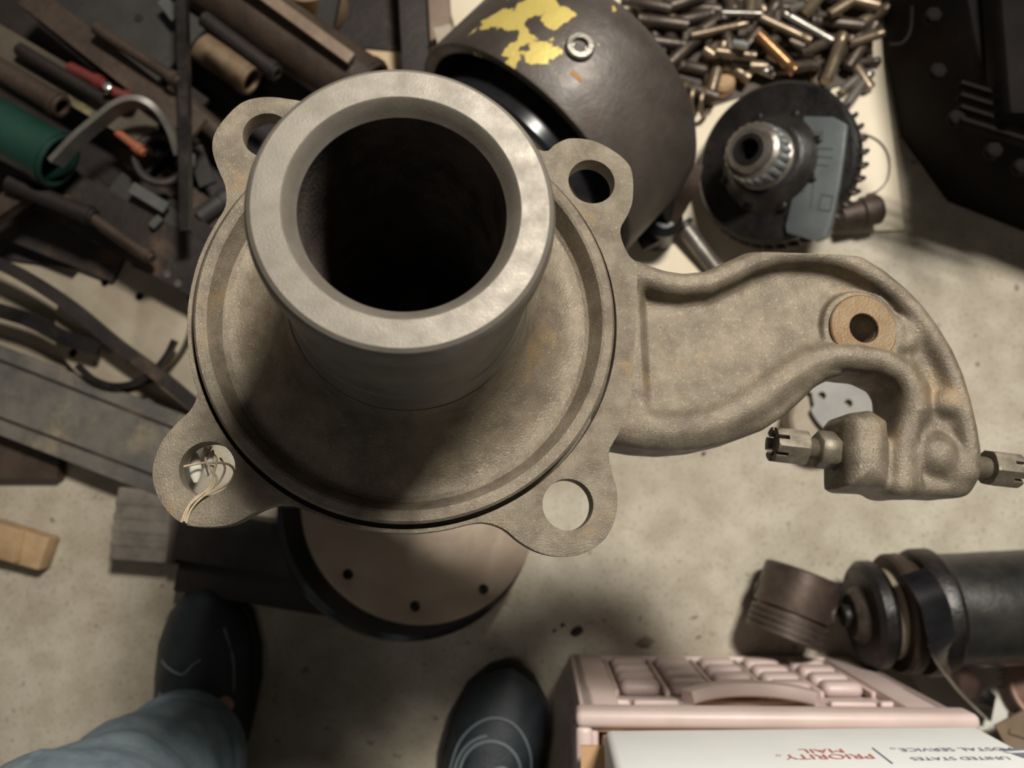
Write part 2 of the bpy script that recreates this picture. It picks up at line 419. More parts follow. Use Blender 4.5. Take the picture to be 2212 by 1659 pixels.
obj('hub_barrel', lathe([(0.1048, -0.0105), (0.094, -0.02), (0.080, -0.028), (0.072, -0.040), (0.070, -0.066), (0.066, -0.070), (0.0, -0.070)], 96, name='hub_barrel'), CAST, knuckle)

# steering arm: cast shape from a distance field in the knuckle frame
def LL(pts, z): return [L(x, y, z) for x, y in pts]
h = 0.0011
x0, y0, z0 = 0.085, -0.105, -0.0475
nx, ny, nz = int(0.232 / h), int(0.150 / h), int(0.053 / h)
gx = x0 + np.arange(nx) * h; gy = y0 + np.arange(ny) * h; gz = z0 + np.arange(nz) * h
X2, Y2 = np.meshgrid(gx, gy, indexing='ij'); Z = gz[None, None, :]
top = [(1300, 620), (1380, 575), (1424, 588), (1473, 594), (1519, 589), (1556, 575), (1597, 554), (1638, 537), (1679, 528), (1721, 525), (1762, 526), (1807, 534), (1857, 552), (1898, 575), (1943, 608), (1980, 645), (2022, 690), (2055, 736), (2079, 785), (2096, 839), (2108, 892), (2120, 942), (2126, 975), (2121, 1016), (2108, 1050), (2083, 1068)]
right = [(2001, 1064), (1950, 1061), (1944, 1000), (1962, 930), (1984, 868), (1978, 832), (1943, 808), (1898, 792), (1844, 786), (1795, 796)]
low = [(1762, 830), (1745, 836), (1712, 858), (1687, 884), (1650, 917), (1605, 946), (1547, 966), (1485, 979), (1424, 984), (1362, 981), (1300, 970), (1250, 930)]
outline = LL(top, -0.006) + LL(right, -0.006) + LL(low, -0.038)
dP = poly_sd(X2, Y2, outline)
ym = np.interp(X2, [L(1400, 760, -.012)[0], L(1700, 690, -.012)[0], L(2000, 800, -.012)[0]], [L(1400, 760, -.012)[1], L(1700, 690, -.012)[1], L(2000, 800, -.012)[1]])
web = -0.0122 - 0.11 * np.clip(Y2 - ym, -0.03, 0.03)
web = np.where(X2 > L(1960, 760, -.01)[0], -0.0115, web)
xr = L(1378, 750, -.01)[0]
tt = np.clip((X2 - xr) / .007, 0, 1); web = np.maximum(web, -.0065) + (web - np.maximum(web, -.0065)) * (tt * tt * (3 - 2 * tt))
from_web = extr(dP[:, :, None], Z, -0.040, web[:, :, None] + 0 * Z, 0.004)
A = from_web
def rib(pts, zc, r0, r1, zbot=-0.036):
    d, t = line_d(X2, Y2, LL(pts, zc)); r = r0 + (r1 - r0) * t
    dz = np.maximum(Z - zc, 0) + np.minimum(Z - zbot, 0)
    return np.sqrt(d[:, :, None] ** 2 + dz ** 2) - r[:, :, None]
up_rib = [(1352, 590), (1392, 600), (1430, 612), (1473, 618), (1525, 613), (1575, 591), (1622, 568), (1670, 553), (1721, 549), (1765, 551), (1808, 559), (1852, 576), (1895, 602), (1937, 636), (1975, 675), (2008, 720), (2036, 766), (2058, 815), (2075, 870), (2088, 925), (2096, 975), (2092, 1020)]
lo_rib = [(1330, 915), (1380, 925), (1440, 930), (1500, 924), (1560, 906), (1615, 878), (1660, 845), (1700, 812), (1745, 785), (1795, 771), (1850, 769), (1905, 779), (1950, 805), (1968, 840), (1978, 880)]
A = smin(A, rib(up_rib, -0.0080, 0.0068, 0.0044), 0.009)
A = smin(A, rib(lo_rib, -0.0100, 0.0076, 0.0060), 0.008)
A = smin(A, rib([(1970, 850), (1962, 905), (1948, 960), (1944, 1045)], -0.014, 0.0065, 0.0065), 0.005)
A = smin(A, rib([(1935, 1048), (2000, 1052), (2075, 1056)], -0.014, 0.0035, 0.0035), 0.005)
def cyl(px, py, z1, r, rnd=0.002, zb=-0.04):
    c = L(px, py, z1); d = np.hypot(X2 - c[0], Y2 - c[1]) - r
    return extr(d[:, :, None], Z, zb, z1, rnd)
A = smin(A, cyl(1862, 711, -0.0085, 0.0220), 0.003)
A = smin(A, cyl(1952, 722, -0.0075, 0.0085, 0.004), 0.006)
def sph(px, py, z, r):
    c = L(px, py, z); return np.sqrt((X2 - c[0])[:, :, None] ** 2 + (Y2 - c[1])[:, :, None] ** 2 + (Z - z) ** 2) - r
A = smin(A, sph(2040, 872, -0.0110, 0.0065), 0.004)
A = smin(A, sph(2012, 985, -0.0150, 0.0125), 0.004)
A = smin(A, sph(2055, 1015, -0.0170, 0.0100), 0.008)
# lug that carries the bolt, joined to the arm end low down
lug = LL([(1832, 905), (1845, 888), (1890, 882), (1925, 905), (1930, 960), (1925, 1053), (1838, 1050)], -0.006)
A = smin(A, extr(poly_sd(X2, Y2, lug)[:, :, None], Z, -0.042, -0.0030, 0.0105), 0.004)
brg = LL([(1850, 950), (1985, 950), (2000, 1060), (1845, 1052)], -0.012)
A = smin(A, extr(poly_sd(X2, Y2, brg)[:, :, None], Z, -0.042, -0.0145, 0.004), 0.006)
ch = L(1862, 711, -0.0085)
A = np.maximum(A, -(np.hypot(X2 - ch[0], Y2 - ch[1]) - 0.0078)[:, :, None] + 0 * Z)
A = np.maximum(A, (0.1035 - np.hypot(X2, Y2))[:, :, None] + 0 * Z)
A[:, :, 0] = 1; A[:, :, -1] = 1; A[0] = 1; A[-1] = 1; A[:, 0] = 1; A[:, -1] = 1
obj('steering_arm', nets_mesh('steering_arm', A, (x0, y0, z0), h, 2), CAST, knuckle)
wash = lathe([(0.0080, -0.006), (0.0080, 0.0016), (0.0084, 0.002), (0.0180, 0.002), (0.0187, 0.0014), (0.0187, -0.006)], 48, name='bushing_washer')
o = obj('bushing_washer', wash, RUSTW, knuckle, Matrix.Translation((ch[0], ch[1], -0.0082))); o['label'] = 'rust-orange washer around the arm hole'
# bolt with castle nuts through the lug
ZB = -0.022
def LB(px, py): x, y = L(px, py, ZB); return Vector((x, y, ZB))
ba, bb = LB(1655, 958), LB(2195, 1017); bd = (bb - ba).normalized()
def along(px): return ba + bd * ((LB(px, 958 + (px - 1655) * 0.109) - ba).dot(bd))
thr = []
l0 = (along(2178) - along(1676)).length; zz = 0.0
while zz < l0:
    thr += [(0.0052, zz), (0.0059, zz + 0.0006)]; zz += 0.0012
thr = [(0, 0)] + thr + [(0.0052, l0), (0, l0)]
obj('bolt', lathe(thr, 20, name='bolt'), NUT, knuckle, Mdir(along(1676), bd, (0, 0, 1)))
def castle_nut(length, cast):
    """hex nut whose far end (z = length) carries six castellations"""
    bm = bmesh.new(); af = 0.0182; r = af / math.sqrt(3); base = length - cast; N = 48
    def hexr(t):
        t = (t + PI / 6) % (PI / 3) - PI / 6
        return af / 2 / math.cos(t)
    rb = 0.0062
    def ringv(fr, z, chf=1.0):
        return [bm.verts.new((fr(2 * PI * k / N) * chf * math.cos(2 * PI * k / N), fr(2 * PI * k / N) * chf * math.sin(2 * PI * k / N), z)) for k in range(N)]
    o0 = ringv(lambda t: min(hexr(t), 0.0096), 0); o1 = ringv(hexr, 0.0012); o2 = ringv(hexr, base)
    i0 = ringv(lambda t: rb, 0); i2 = ringv(lambda t: rb, base)
    o3 = ringv(lambda t: min(hexr(t), 0.0099), length - 0.0008); o4 = ringv(lambda t: min(hexr(t), 0.0094), length); i4 = ringv(lambda t: rb, length)
    slot = lambda k: (k % 8) in (0, 7)
    for k in range(N):
        j = (k + 1) % N
        q = lambda a, b: bm.faces.new((a[k], a[j], b[j], b[k]))
        q(o0, o1); q(o1, o2); q(i0, o0); q(i0, i2)
        if slot(k): q(i2, o2)
        else:
            q(o2, o3); q(o3, o4); q(o4, i4); q(i4, i2)
            if slot(j): bm.faces.new((o2[j], o3[j], o4[j], i4[j], i2[j]))
            if slot((k - 1) % N): bm.faces.new((o2[k], o3[k], o4[k], i4[k], i2[k]))
    bmesh.ops.recalc_face_normals(bm, faces=bm.faces); shade(bm, True, 22)
    me = bpy.data.meshes.new('castle_nut'); bm.to_mesh(me); bm.free(); return me
ln = (along(1736) - along(1668)).length
obj('castle_nut', castle_nut(ln, ln * 0.34), NUT, knuckle, Mdir(along(1736), -bd, (0, 0.35, 1)))
ln2 = (along(2194) - along(2132)).length
obj('castle_nut', castle_nut(ln2, ln2 * 0.36), NUT, knuckle, Mdir(along(2132), bd, (0, 0.3, 1)))
lj = (along(1808) - along(1762)).length
obj('jam_nut', hexprism(0.0178, lj, 0.06), NUT, knuckle, Mdir(along(1762), bd, (0, 0.35, 1)))
obj('lock_washer', lathe([(0.0058, 0), (0.0102, 0), (0.0102, 0.0022), (0.0058, 0.0022)], 32, True, name='lock_washer'), NUT, knuckle, Mdir(along(1808), bd))
# twine and fibre caught in the lower-left bolt hole
tw = thing('twine_tie', 'frayed jute twine looped through the lower left bolt hole of the knuckle', 'twine', KM)
def K3(px, py, z): x, y = L(px, py, z); return Vector((x, y, z))
strands = [[(392, 1128, .0012), (404, 1098, .0014), (424, 1074, .0016), (450, 1060, .001), (474, 1040, -.004), (486, 1012, -.009), (476, 990, -.014)],
    [(402, 1130, .0013), (412, 1102, .0015), (432, 1078, .0018), (458, 1062, .0012), (492, 1046, -.004), (506, 1020, -.008), (490, 1002, -.010), (440, 1000, -.010), (396, 1008, -.006)],
    [(398, 1126, .0022), (410, 1092, .0024), (436, 1068, .0024), (456, 1048, -.001), (462, 1022, -.005), (468, 990, -.010), (446, 972, -.016)],
    [(440, 1072, .002), (456, 1056, .001), (468, 1034, -.004), (454, 1012, -.006), (444, 992, -.012), (456, 966, -.018)]]
for s in strands:
    obj('strand', sweep(catmull([K3(*p) for p in s], 6), circ(0.00055, 6)), TWINE, tw)
for px, py, z, a, b, rot in [(422, 1010, -.016, .0030, .0078, 0.1), (452, 1008, -.014, .0024, .0050, -.2), (446, 980, -.018, .0016, .0036, .3), (456, 984, -.017, .0014, .0030, -.3)]:
    me = lathe([(0, -1), (.35, -.9), (.8, -.5), (1, 0), (.85, .5), (.4, .9), (0, 1)], 14, name='fibre_tuft')
    p = K3(px, py, z)
    obj('fibre_tuft', me, FLUFF, tw, Matrix.Translation(p) @ Matrix.Rotation(rot, 4, 'Z') @ Matrix.Rotation(PI / 2, 4, 'X') @ Matrix.Diagonal((a, a * .6, b, 1)))

# ================================================================== STAND, DISC AND CHANNEL UNDER THE KNUCKLE
# disc with black rim, its left edge propped on a steel channel
DC = G(916, 1082, 0.085)
dn = (Vector((0.36, 0.25, 1))).normalized()
DM = Mdir(DC, dn, (1, 0, 0)); DR = S(256, 0.085)
disc = thing('clutch_cover', 'round brown clutch cover with drilled face and black rim, under the knuckle', 'clutch cover', DM)
hol = []
for px, py in [(897, 1309), (1045, 1273), (752, 1240)]:
    a = DM.inverted() @ CAM; d = DM.to_3x3().inverted() @ ray(px, py); t = -a.z / d.z; q = a + d * t
    hol.append((q.x, q.y, 0.0050, 18))
for k in range(5):
    t = 0.3 + k * 0.62; hol.append((DR * .87 * math.cos(t), DR * .87 * math.sin(t), .005, 18))
BRF = mat('brown_face', (0.25, 0.185, 0.135), (0.38, 0.30, 0.225), 0.45, 0.3, 6, 0.15, 120, (0.36, 0.22, 0.10), 9, 0.62)
o = obj('face_plate', plate([(DR * math.cos(2 * PI * k / 96), DR * math.sin(2 * PI * k / 96)) for k in range(96)], 0.008, hol, 0.0008), BRF, disc); o['label'] = 'brown drilled face'
obj('rim', lathe([(DR - .03, -.009), (DR + .006, -.009), (DR + .011, -.013), (DR + .011, -.034), (DR + .006, -.040), (DR - .012, -.040)], 96, name='rim'), BLKG, disc, Matrix.Translation((-.010, -.003, 0)))
obj('back_plate', lathe([(0, -.010), (DR * .9, -.010), (DR * .9, -.014), (0, -.014)], 64, name='back_plate'), DBROWN, disc)
# pipe stand that carries the knuckle
top_c = KM @ Vector((0, 0, -0.070)); foot = Vector((top_c.x, top_c.y, 0)); foot.z = 0
hz = DC.z + ((DC - Vector((top_c.x, top_c.y, DC.z))).x * dn.x + (DC - Vector((top_c.x, top_c.y, DC.z))).y * dn.y) / dn.z
stand = thing('pipe_stand', 'short dark steel pipe stand hidden beneath the knuckle', 'stand', Matrix.Translation((top_c.x, top_c.y, hz + 0.006)))
ht = top_c.z - hz - 0.006
obj('pipe', lathe([(0.0, 0.008), (.024, 0.008), (.024, ht - .010), (.0, ht - .010)], 32, name='pipe'), DBROWN, stand)
obj('foot_plate', lathe([(0, -.002), (.040, -.002), (.040, .014), (0, .014)], 32, name='foot_plate'), DBROWN, stand, Mdir((0, 0, -.002), dn))
obj('saddle', lathe([(0, 0), (.05, 0), (.05, .006), (0, .006)], 32, name='saddle'), DBROWN, stand, Mdir((0, 0, ht - .0066), KZ))
# steel channel at the left of the disc
ca, cb = G(395, 1190, 0.03), G(700, 1240, 0.03)
cd = (cb - ca).normalized()
chan = thing('steel_channel', 'dark steel channel section propping the rim of the clutch cover', 'steel channel', Mdir((ca.x, ca.y, 0), (0, 0, 1), cd))
ln = (cb - ca).length + 0.02
obj('web', box(ln, 0.052, 0.008, .001, center=(ln / 2, .020, .052)), DBROWN, chan)
obj('flange_rail', box(ln, 0.008, 0.048, .001, center=(ln / 2, .042, .024)), DBROWN, chan)
obj('flange_rail', box(ln, 0.008, 0.048, .001, center=(ln / 2, -.002, .024)), DBROWN, chan)
obj('ledge', box(ln + .02, 0.034, 0.010, .001, center=(ln / 2 + .01, -.024, .030)), DBROWN, chan)
obj('end_tab', box(.010, 0.05, 0.030, .002, center=(-.004, .012, .030)), BROWN, chan)
# wood blocks on the floor
b = G(325, 1132, 0.02)
wb = thing('wood_block', 'weathered grey wood offcut lying beside the steel channel', 'wood block', Mz((b.x, b.y, 0), -0.06))
obj('body', box(.060, .075, .040, .002, center=(0, 0, .020)), WOODG, wb)
for k in range(4): obj('grain_ridge', box(.0605, .006, .0012, .0004, center=(0, .022 - k * .014, .0403)), WOODG, wb)
b = G(35, 1175, 0.015)
wb2 = thing('wood_block', 'small orange-tan split wood block lying at the left floor edge', 'wood block', Mz((b.x, b.y, 0), -0.28))
me = box(.075, .036, .030, .003, center=(0, 0, .015))
for v in me.vertices:
    if v.co.x > .02 and v.co.z > .02: v.co.z -= .007
obj('body', me, WOODO, wb2)
obj('split_edge', box(.004, .034, .024, .001, center=(.012, 0, .0165)), WOODO, wb2, Matrix.Rotation(0.2, 4, 'Z'))
# flanged cup seen through the gap of the arm
cm = thing('flanged_cup', 'small steel cup with a notched drilled flange, seen through the arm opening', 'steel cup', Matrix.Translation((*G(1850, 850, 0.045).xy, 0)))
fo = []
for k in range(72):
    t = 2 * PI * k / 72; rr = 0.047 + (0.003 if (k // 4) % 3 else -0.002); fo.append((rr * math.cos(t), rr * math.sin(t)))
NOTCH = 0
def inv(m, px, py, z):
    p = G(px, py, z); q = m.inverted() @ p; return q.x, q.y
CMW = cm.matrix_basis
hx = inv(CMW, 1833, 871, .045)
obj('flange_plate', plate(fo, .003, [(hx[0], hx[1], .0042, 16)] + [(.035 * math.cos(t), .035 * math.sin(t), .004, 16) for t in (1.9, 3.2, 4.6)], 0), mat('grey_sheet', (.17, .165, .155), (.23, .22, .205), .5, .3, 20), cm, Matrix.Translation((0, 0, .045)))
cu = inv(CMW, 1745, 905, .03)
obj('cup_wall', lathe([(0, 0), (0.034, 0), (0.036, .002), (0.036, .034), (.033, .037), (0, .037)], 48, name='cup_wall'), TANPL, cm, Matrix.Translation((-.030, -.026, 0)))

# ================================================================== PISTON
pa, pb = G(1694, 1366, .042), G(1734, 1248, .042); pz = (pb - pa).normalized(); pz.z = -0.05; pz.normalize()
PR, PL = .0385, .068
pc = (pa + pb) / 2; pc.z = PR + .004
piston = thing('piston', 'brown used engine piston lying on its side behind the pink crate', 'piston', Mdir(pc - pz * PL / 2, pz, (0, 0, 1)))
pm = mat('piston_brown', (.060, .042, .034), (.125, .092, .074), .38, .5, 22, .15, 200, (.10, .06, .04), 12, .6)
prof = [(0, 0), (PR - .002, 0), (PR - .0005, .0015)]
z = .005
for k in range(4): prof += [(PR - .0005, z), (PR - .004, z), (PR - .004, z + .0028), (PR - .0005, z + .0028)]; z += .0062
prof += [(PR, .030), (PR, PL - .002), (PR - .002, PL), (PR - .006, PL), (PR - .006, .02), (0, .016)]
obj('skirt', lathe(prof, 64, name='skirt'), pm, piston)
for k in range(3):
    z = .0052 + k * .0062
    obj('piston_ring', lathe([(PR - .004, z), (PR + .0004, z), (PR + .0004, z + .0024), (PR - .004, z + .0024)], 64, True, name='piston_ring'), DARKNUT, piston)
pd = Vector((.55, -.83, 0))
for sgn in (1, -1):
    d = Vector((math.cos(1.12), math.sin(1.12), 0)) * sgn
    obj('pin_boss', lathe([(.0088, 0), (.0110, 0), (.0110, .003), (.0088, .003), (.0084, -.012), (0, -.012)], 28, name='pin_boss'), DARKNUT, piston, Mdir(d * (PR - .0022) + Vector((0, 0, PL - .030)), d))

# ================================================================== HYDRAULIC CYLINDER (dark tube, lower right)
ta, tb = G(1944, 1322, .060), G(2340, 1302, .060)
tz = (tb - ta).normalized()
hyd = thing('hydraulic_cylinder', 'black oily hydraulic cylinder with stepped flanged end lying beside the crate', 'hydraulic cylinder', Mdir((ta.x, ta.y, .064), tz, (0, 0, 1)))
TR = .0535
hm = mat('oily_tube', (.018, .018, .018), (.05, .047, .042), .35, .3, 16, .25, 90, (.11, .095, .075), 10, .60, rvar=.12)
obj('barrel', lathe([(0, .03), (TR - .004, .03), (TR, .034), (TR, .22), (TR - .002, .222), (0, .222)], 72, name='barrel'), hm, hyd)
obj('collar', lathe([(0, .012), (TR + .004, .012), (TR + .0065, .016), (TR + .0065, .030), (TR + .001, .036), (0, .036)], 72, name='collar'), BLK, hyd)
cr = obj('clamp_flange', lathe([(0, -.012), (TR + .0005, -.012), (TR + .003, -.009), (TR + .003, .002), (TR - .002, .006), (TR - .004, .012), (0, .012)], 72, name='clamp_flange'), BROWN, hyd)
obj('neck', lathe([(0, -.020), (.040, -.020), (.043, -.012), (0, -.012)], 48, name='neck'), TANPL, hyd)
obj('end_disc', lathe([(.026, -.040), (.046, -.040), (.051, -.035), (.051, -.026), (.046, -.020), (0, -.020)], 64, name='end_disc'), BLK, hyd)
obj('gland', lathe([(0, -.050), (.020, -.050), (.026, -.044), (.029, -.036), (0, -.036)], 48, name='gland'), DARKNUT, hyd)
obj('gland_nut', hexprism(.020, .010), BLK, hyd, Matrix.Translation((0, 0, -.058)))
for k in range(4):
    t = .5 + k * PI / 2; obj('flange_bolt', hexprism(.010, .007), DSTEEL, hyd, Matrix.Translation((.040 * math.cos(t), .040 * math.sin(t), -.0265)))
# strap hugging the collar and running down to the floor
sp_ = [(1972, 1238, .118), (1995, 1264, .129), (2018, 1310, .135), (2030, 1370, .130), (2046, 1420, .112), (2078, 1466, .065), (2142, 1530, .012)]
hyi = hyd.matrix_basis.inverted()
o = obj('hanger_strap', sweep(catmull([G(*p) for p in sp_], 6), rect(.026, .004), up=Vector((0, .3, 1))), BLKG, hyd, hyi); o['label'] = 'glossy black bent strap over the cylinder end'
# papers, cone and cardboard flap at the right edge
def quad_sheet(name, pxs, z, th, m, label, cat):
    pts = [G(x, y, z) for x, y in pxs]; c = sum(pts, Vector()) / len(pts)
    o = obj(name, plate([(p.x - c.x, p.y - c.y) for p in pts], th), m, None, Matrix.Translation((c.x, c.y, z + th)))
    return tag(o, label, cat)
news = thing('newspaper', 'printed newspaper sheet on the floor under the cylinder', 'newspaper', Matrix.Translation((*G(2120, 1470).xy, 0)))
nw = [inv(news.matrix_basis, *p, 0) for p in [(1958, 1438), (2240, 1425), (2260, 1560), (2100, 1580), (1990, 1500)]]
obj('sheet', plate(nw, .0008), PAPER, news, Matrix.Translation((0, 0, .0009)))
for k in range(5):
    q = inv(news.matrix_basis, 2180 + 8 * (k % 2), 1447 + k * 9, 0)
    obj('print_line', box(.024, .0011, .0002, center=(q[0], q[1], .0011)), INK, news)
q = inv(news.matrix_basis, 2192, 1465, 0); obj('print_rule', box(.0010, .03, .0002, center=(q[0] - .008, q[1], .0011)), INK, news)
cn = G(2236, 1474, .02)
cone = thing('funnel_cone', 'dusty pink cone standing behind the crate corner beside the black strap', 'cone', Mdir((cn.x + .01, cn.y, .012), (.25, .1, 1)))
obj('cone_wall', lathe([(.030, 0), (.033, .001), (.014, .050), (.011, .052), (.009, .050), (.028, .002)], 40, True, name='cone_wall'), mat('pink_dust', (.36, .22, .17), (.46, .32, .26), .6, 0, 20), cone)
obj('cone_foot', lathe([(.028, -.004), (.037, -.004), (.037, .001), (.028, .001)], 40, True, name='cone_foot'), MATS['pink_dust'], cone)
fp = thing('cardboard_flap', 'torn brown cardboard flap folded up at the right of the crate', 'cardboard', Matrix.Translation((*G(2195, 1590, .05).xy, 0)))
fm = mat('brown_card', (.16, .11, .07), (.23, .17, .115), .85, 0, 18)
f1 = [inv(fp.matrix_basis, *p, .05) for p in [(2150, 1568), (2212, 1535), (2290, 1560), (2280, 1680), (2200, 1660)]]
obj('flap', plate(f1, .003), fm, fp, Matrix.Translation((0, 0, .05)))
obj('flap_support', box(.05, .06, .046, .002, center=(.045, -.02, .023)), fm, fp)
obj('fold_ridge', sweep([Vector((f1[0][0] + .012, f1[0][1] - .004, .051)), Vector((f1[2][0] - .01, f1[2][1] - .02, .052))], rect(.004, .003)), fm, fp)

# ================================================================== MILK CRATE WITH CARTONS
c0, c1 = G(1230, 1412, 0), G(1842, 1416, 0)
CW = (c1 - c0).length; CHT = 0.240; cx_ = (c1 - c0).normalized()
crate = thing('milk_crate', 'dusty pink plastic milk crate with moulded lattice sides and hand holds', 'crate', Mdir(c0 - Vector((-cx_.y, cx_.x, 0)) * 0.0, (0, 0, 1), cx_))
# crate frame: x along the far side, y towards the floor beyond it (outside is +y), z up
CDp = 0.30
pad_me = box(.0365, .013, .0215, .0060, 3); pad_me.materials.append(PINK)
rail_me = box(.0315, .006, .0085, .0025, 2); rail_me.materials.append(PINK)
rib_me = box(.0045, .008, .135, .0015, 1); rib_me.materials.append(PINK)
def crate_side(M, W, detail=True):
    T = lambda x, y, z: M @ Matrix.Translation((x, y, z))
    obj('back_panel', box(W - .004, .003, .140, 0, center=(W / 2, -.0135, .072)), PINK, crate, M)
    hw = .050
    # rail zone panel leaves the hand hold open
    obj('rail_panel', box(W / 2 - hw, .004, .088, 0, center=((W / 2 - hw) / 2, -.010, .186)), PINK, crate, M)
    obj('rail_panel', box(W / 2 - hw, .004, .088, 0, center=(W - (W / 2 - hw) / 2, -.010, .186)), PINK, crate, M)
    obj('rail_panel', box(2 * hw, .004, .040, 0, center=(W / 2, -.010, .205)), PINK, crate, M)
    for x in (.017, W - .017): obj('corner_post', box(.034, .014, CHT - .012, .004, center=(x, -.007, (CHT - .012) / 2 + .004)), PINK, crate, M)
    obj('bottom_rail', box(W, .014, .010, .003, center=(W / 2, -.007, .006)), PINK, crate, M)
    obj('top_rim', box(W + (.008 if detail else -.014), .013, .026, .005, 3, center=(W / 2, -.0025, CHT - .013 - (0 if detail else .0006))), PINK, crate, M)
    n = 5; step = (W - .072) / n; s = step / .0465
    for r_ in range(4):
        for k in range(n):
            o = obj('pad', pad_me, None, crate, T(.036 + step * (k + .5), -.0045, .028 + r_ * .0318)); o.scale = (s, 1, 1)
    for k in range(n + 1): obj('rib', rib_me, None, crate, T(.036 + step * k, -.0065, .075))
    for r_ in range(3):
        for k in range(7):
            st = (W - .01) / 7; x = .005 + st * (k + .5)
            if r_ < 2 and abs(x - W / 2) < hw: continue
            o = obj('rail', rail_me, None, crate, T(x, -.006, .176 + r_ * .0235 - (.004 if r_ == 0 else 0))); o.scale = (st / .0335, 1, 1)
    path = [Vector((W / 2 + u * hw * 1.05, 0.001 + .006 * (1 - u * u), .150 + .022 * (1 - u * u) - .012)) for u in [(-1 + i / 8) for i in range(17)]]
    path = [Vector((W / 2 + u * hw * 1.08, -.003 + .005 * (1 - u * u), .168 - .012 * (1 - abs(u) ** 3))) for u in [(-1 + i / 8) for i in range(17)]]
    obj('handle', sweep(path, [(-.006, -.007), (.003, -.008), (.006, -.004), (.006, .004), (.003, .008), (-.006, .007)], angle=60), PINK, crate, M)
crate_side(Matrix.Identity(4), CW)
crate_side(Matrix.Translation((0, -CDp, 0)) @ Matrix.Rotation(PI / 2, 4, 'Z') @ Matrix.Translation((0, 0, 0)), CDp, False)
crate_side(Matrix.Translation((CW, 0, 0)) @ Matrix.Rotation(-PI / 2, 4, 'Z'), CDp, False)
obj('bottom', box(CW - .02, CDp - .02, .004, 0, center=(CW / 2, -CDp / 2, .012)), PINK, crate)
CRM = crate.matrix_basis
carton = thing('cardboard_box', 'orange-brown cardboard box set inside the pink crate', 'box', CRM @ Matrix.Translation((CW / 2, -CDp / 2, .015)))
obj('body', box(CW - .034, CDp - .034, .250, .003, center=(0, 0, .126)), CARD, carton)
obj('flap', box(CW + .004, (CDp - .022) / 2 - .002, .003, 0, center=(0, (CDp - .022) / 4, .2535)), CARD, carton)
obj('flap', box(CW + .004, (CDp - .022) / 2 - .002, .003, 0, center=(0, -(CDp - .022) / 4, .2535)), CARD, carton)
# white mailing box standing on the carton
ZM = .272
m0, m1 = G(1303, 1574, ZM), G(2110, 1566, ZM)
mx = (m1 - m0).normalized(); MWd = (m1 - m0).length
mail = thing('mailing_box', 'white postal mailing box with red and blue printing on top of the crate', 'box', Mdir(m0, (0, 0, 1), mx))
MM = mail.matrix_basis
BH = .135
mb = box(MWd, .20, BH, .006, 3, center=(MWd / 2, -.10, BH / 2))
obj('body', mb, WHITE, mail)
obj('lid_seam', box(MWd - .008, .0006, .0012, 0, center=(MWd / 2, -.0002, BH - .012)), mat('seam_grey', (.45, .45, .44), None, .8), mail)
def on_face(px, py):
    a = MM.inverted() @ CAM; d = MM.to_3x3().inverted() @ ray(px, py); t = (0.0004 - a.y) / d.y; p = a + d * t; return p.x, p.z
def text(body, pl, pr, m, hscale, name='printing'):
    """text on the +y face reading towards -x; pl/pr pixel of first and last letter baseline"""
    (xa, za), (xb, zb) = on_face(*pl), on_face(*pr)
    cu = bpy.data.curves.new(name, 'FONT'); cu.body = body; cu.size = 1.0; cu.extrude = 0.0
    t = bpy.data.objects.new('tmp_text', cu); COL.objects.link(t)
    dg = bpy.context.evaluated_depsgraph_get(); me = bpy.data.meshes.new_from_object(t.evaluated_get(dg))
    bpy.data.objects.remove(t)
    xs = [v.co.x for v in me.vertices]; w = max(xs) - min(xs); x0_ = min(xs); sc = abs(xb - xa) / w
    M = Matrix.Translation((xa, 0.0005, (za + zb) / 2)) @ Euler((PI / 2, 0, PI)).to_matrix().to_4x4() @ Matrix.Diagonal((sc, sc * hscale, 1, 1)) @ Matrix.Translation((-x0_, 0, 0))
    me.transform(M); me.materials.clear()
    return obj(name, me, m, mail)
text('PRIORITY', (1880, 1629), (1690, 1630), REDINK, 1.0)
text('MAIL', (1817, 1618), (1723, 1618), REDINK, .85)
text('UNITED STATES', (2172, 1633), (1966, 1637), BLUEINK, 1.0)
text('POSTAL SERVICE', (2180, 1614), (1940, 1617), BLUEINK, .95)
(xa, za) = on_face(1906, 1632); obj('divider_line', box(.0009, .0006, .030, 0, center=(xa, .0003, za)), BLUEINK, mail)
(xa, za) = on_face(1682, 1632); obj('registered_mark', lathe([(.0012, 0), (.0017, 0)], 14), REDINK, mail, Matrix.Translation((xa, .0006, za)) @ Matrix.Rotation(-PI / 2, 4, 'X'))
(xa, za) = on_face(1929, 1617); obj('registered_mark', lathe([(.0012, 0), (.0017, 0)], 14), BLUEINK, mail, Matrix.Translation((xa, .0006, za)) @ Matrix.Rotation(-PI / 2, 4, 'X'))
# eagle-head emblem: slanted dark block with a light beak stripe
(xa, za) = on_face(2200, 1626)
em = [(-.012, -.008), (.012, -.008), (.016, .010), (-.006, .010)]
obj('emblem', mesh('emblem', [(x, .0005, z) for x, z in em], [(0, 1, 2, 3)]), BLUEINK, mail, Matrix.Translation((xa + .004, 0, za)))
obj('emblem_stripe', mesh('emblem_stripe', [(-.013, .0009, -.001), (.009, .0009, -.004), (.012, .0009, .001), (-.010, .0009, .002)], [(0, 1, 2, 3)]), WHITE, mail, Matrix.Translation((xa + .004, 0, za)))

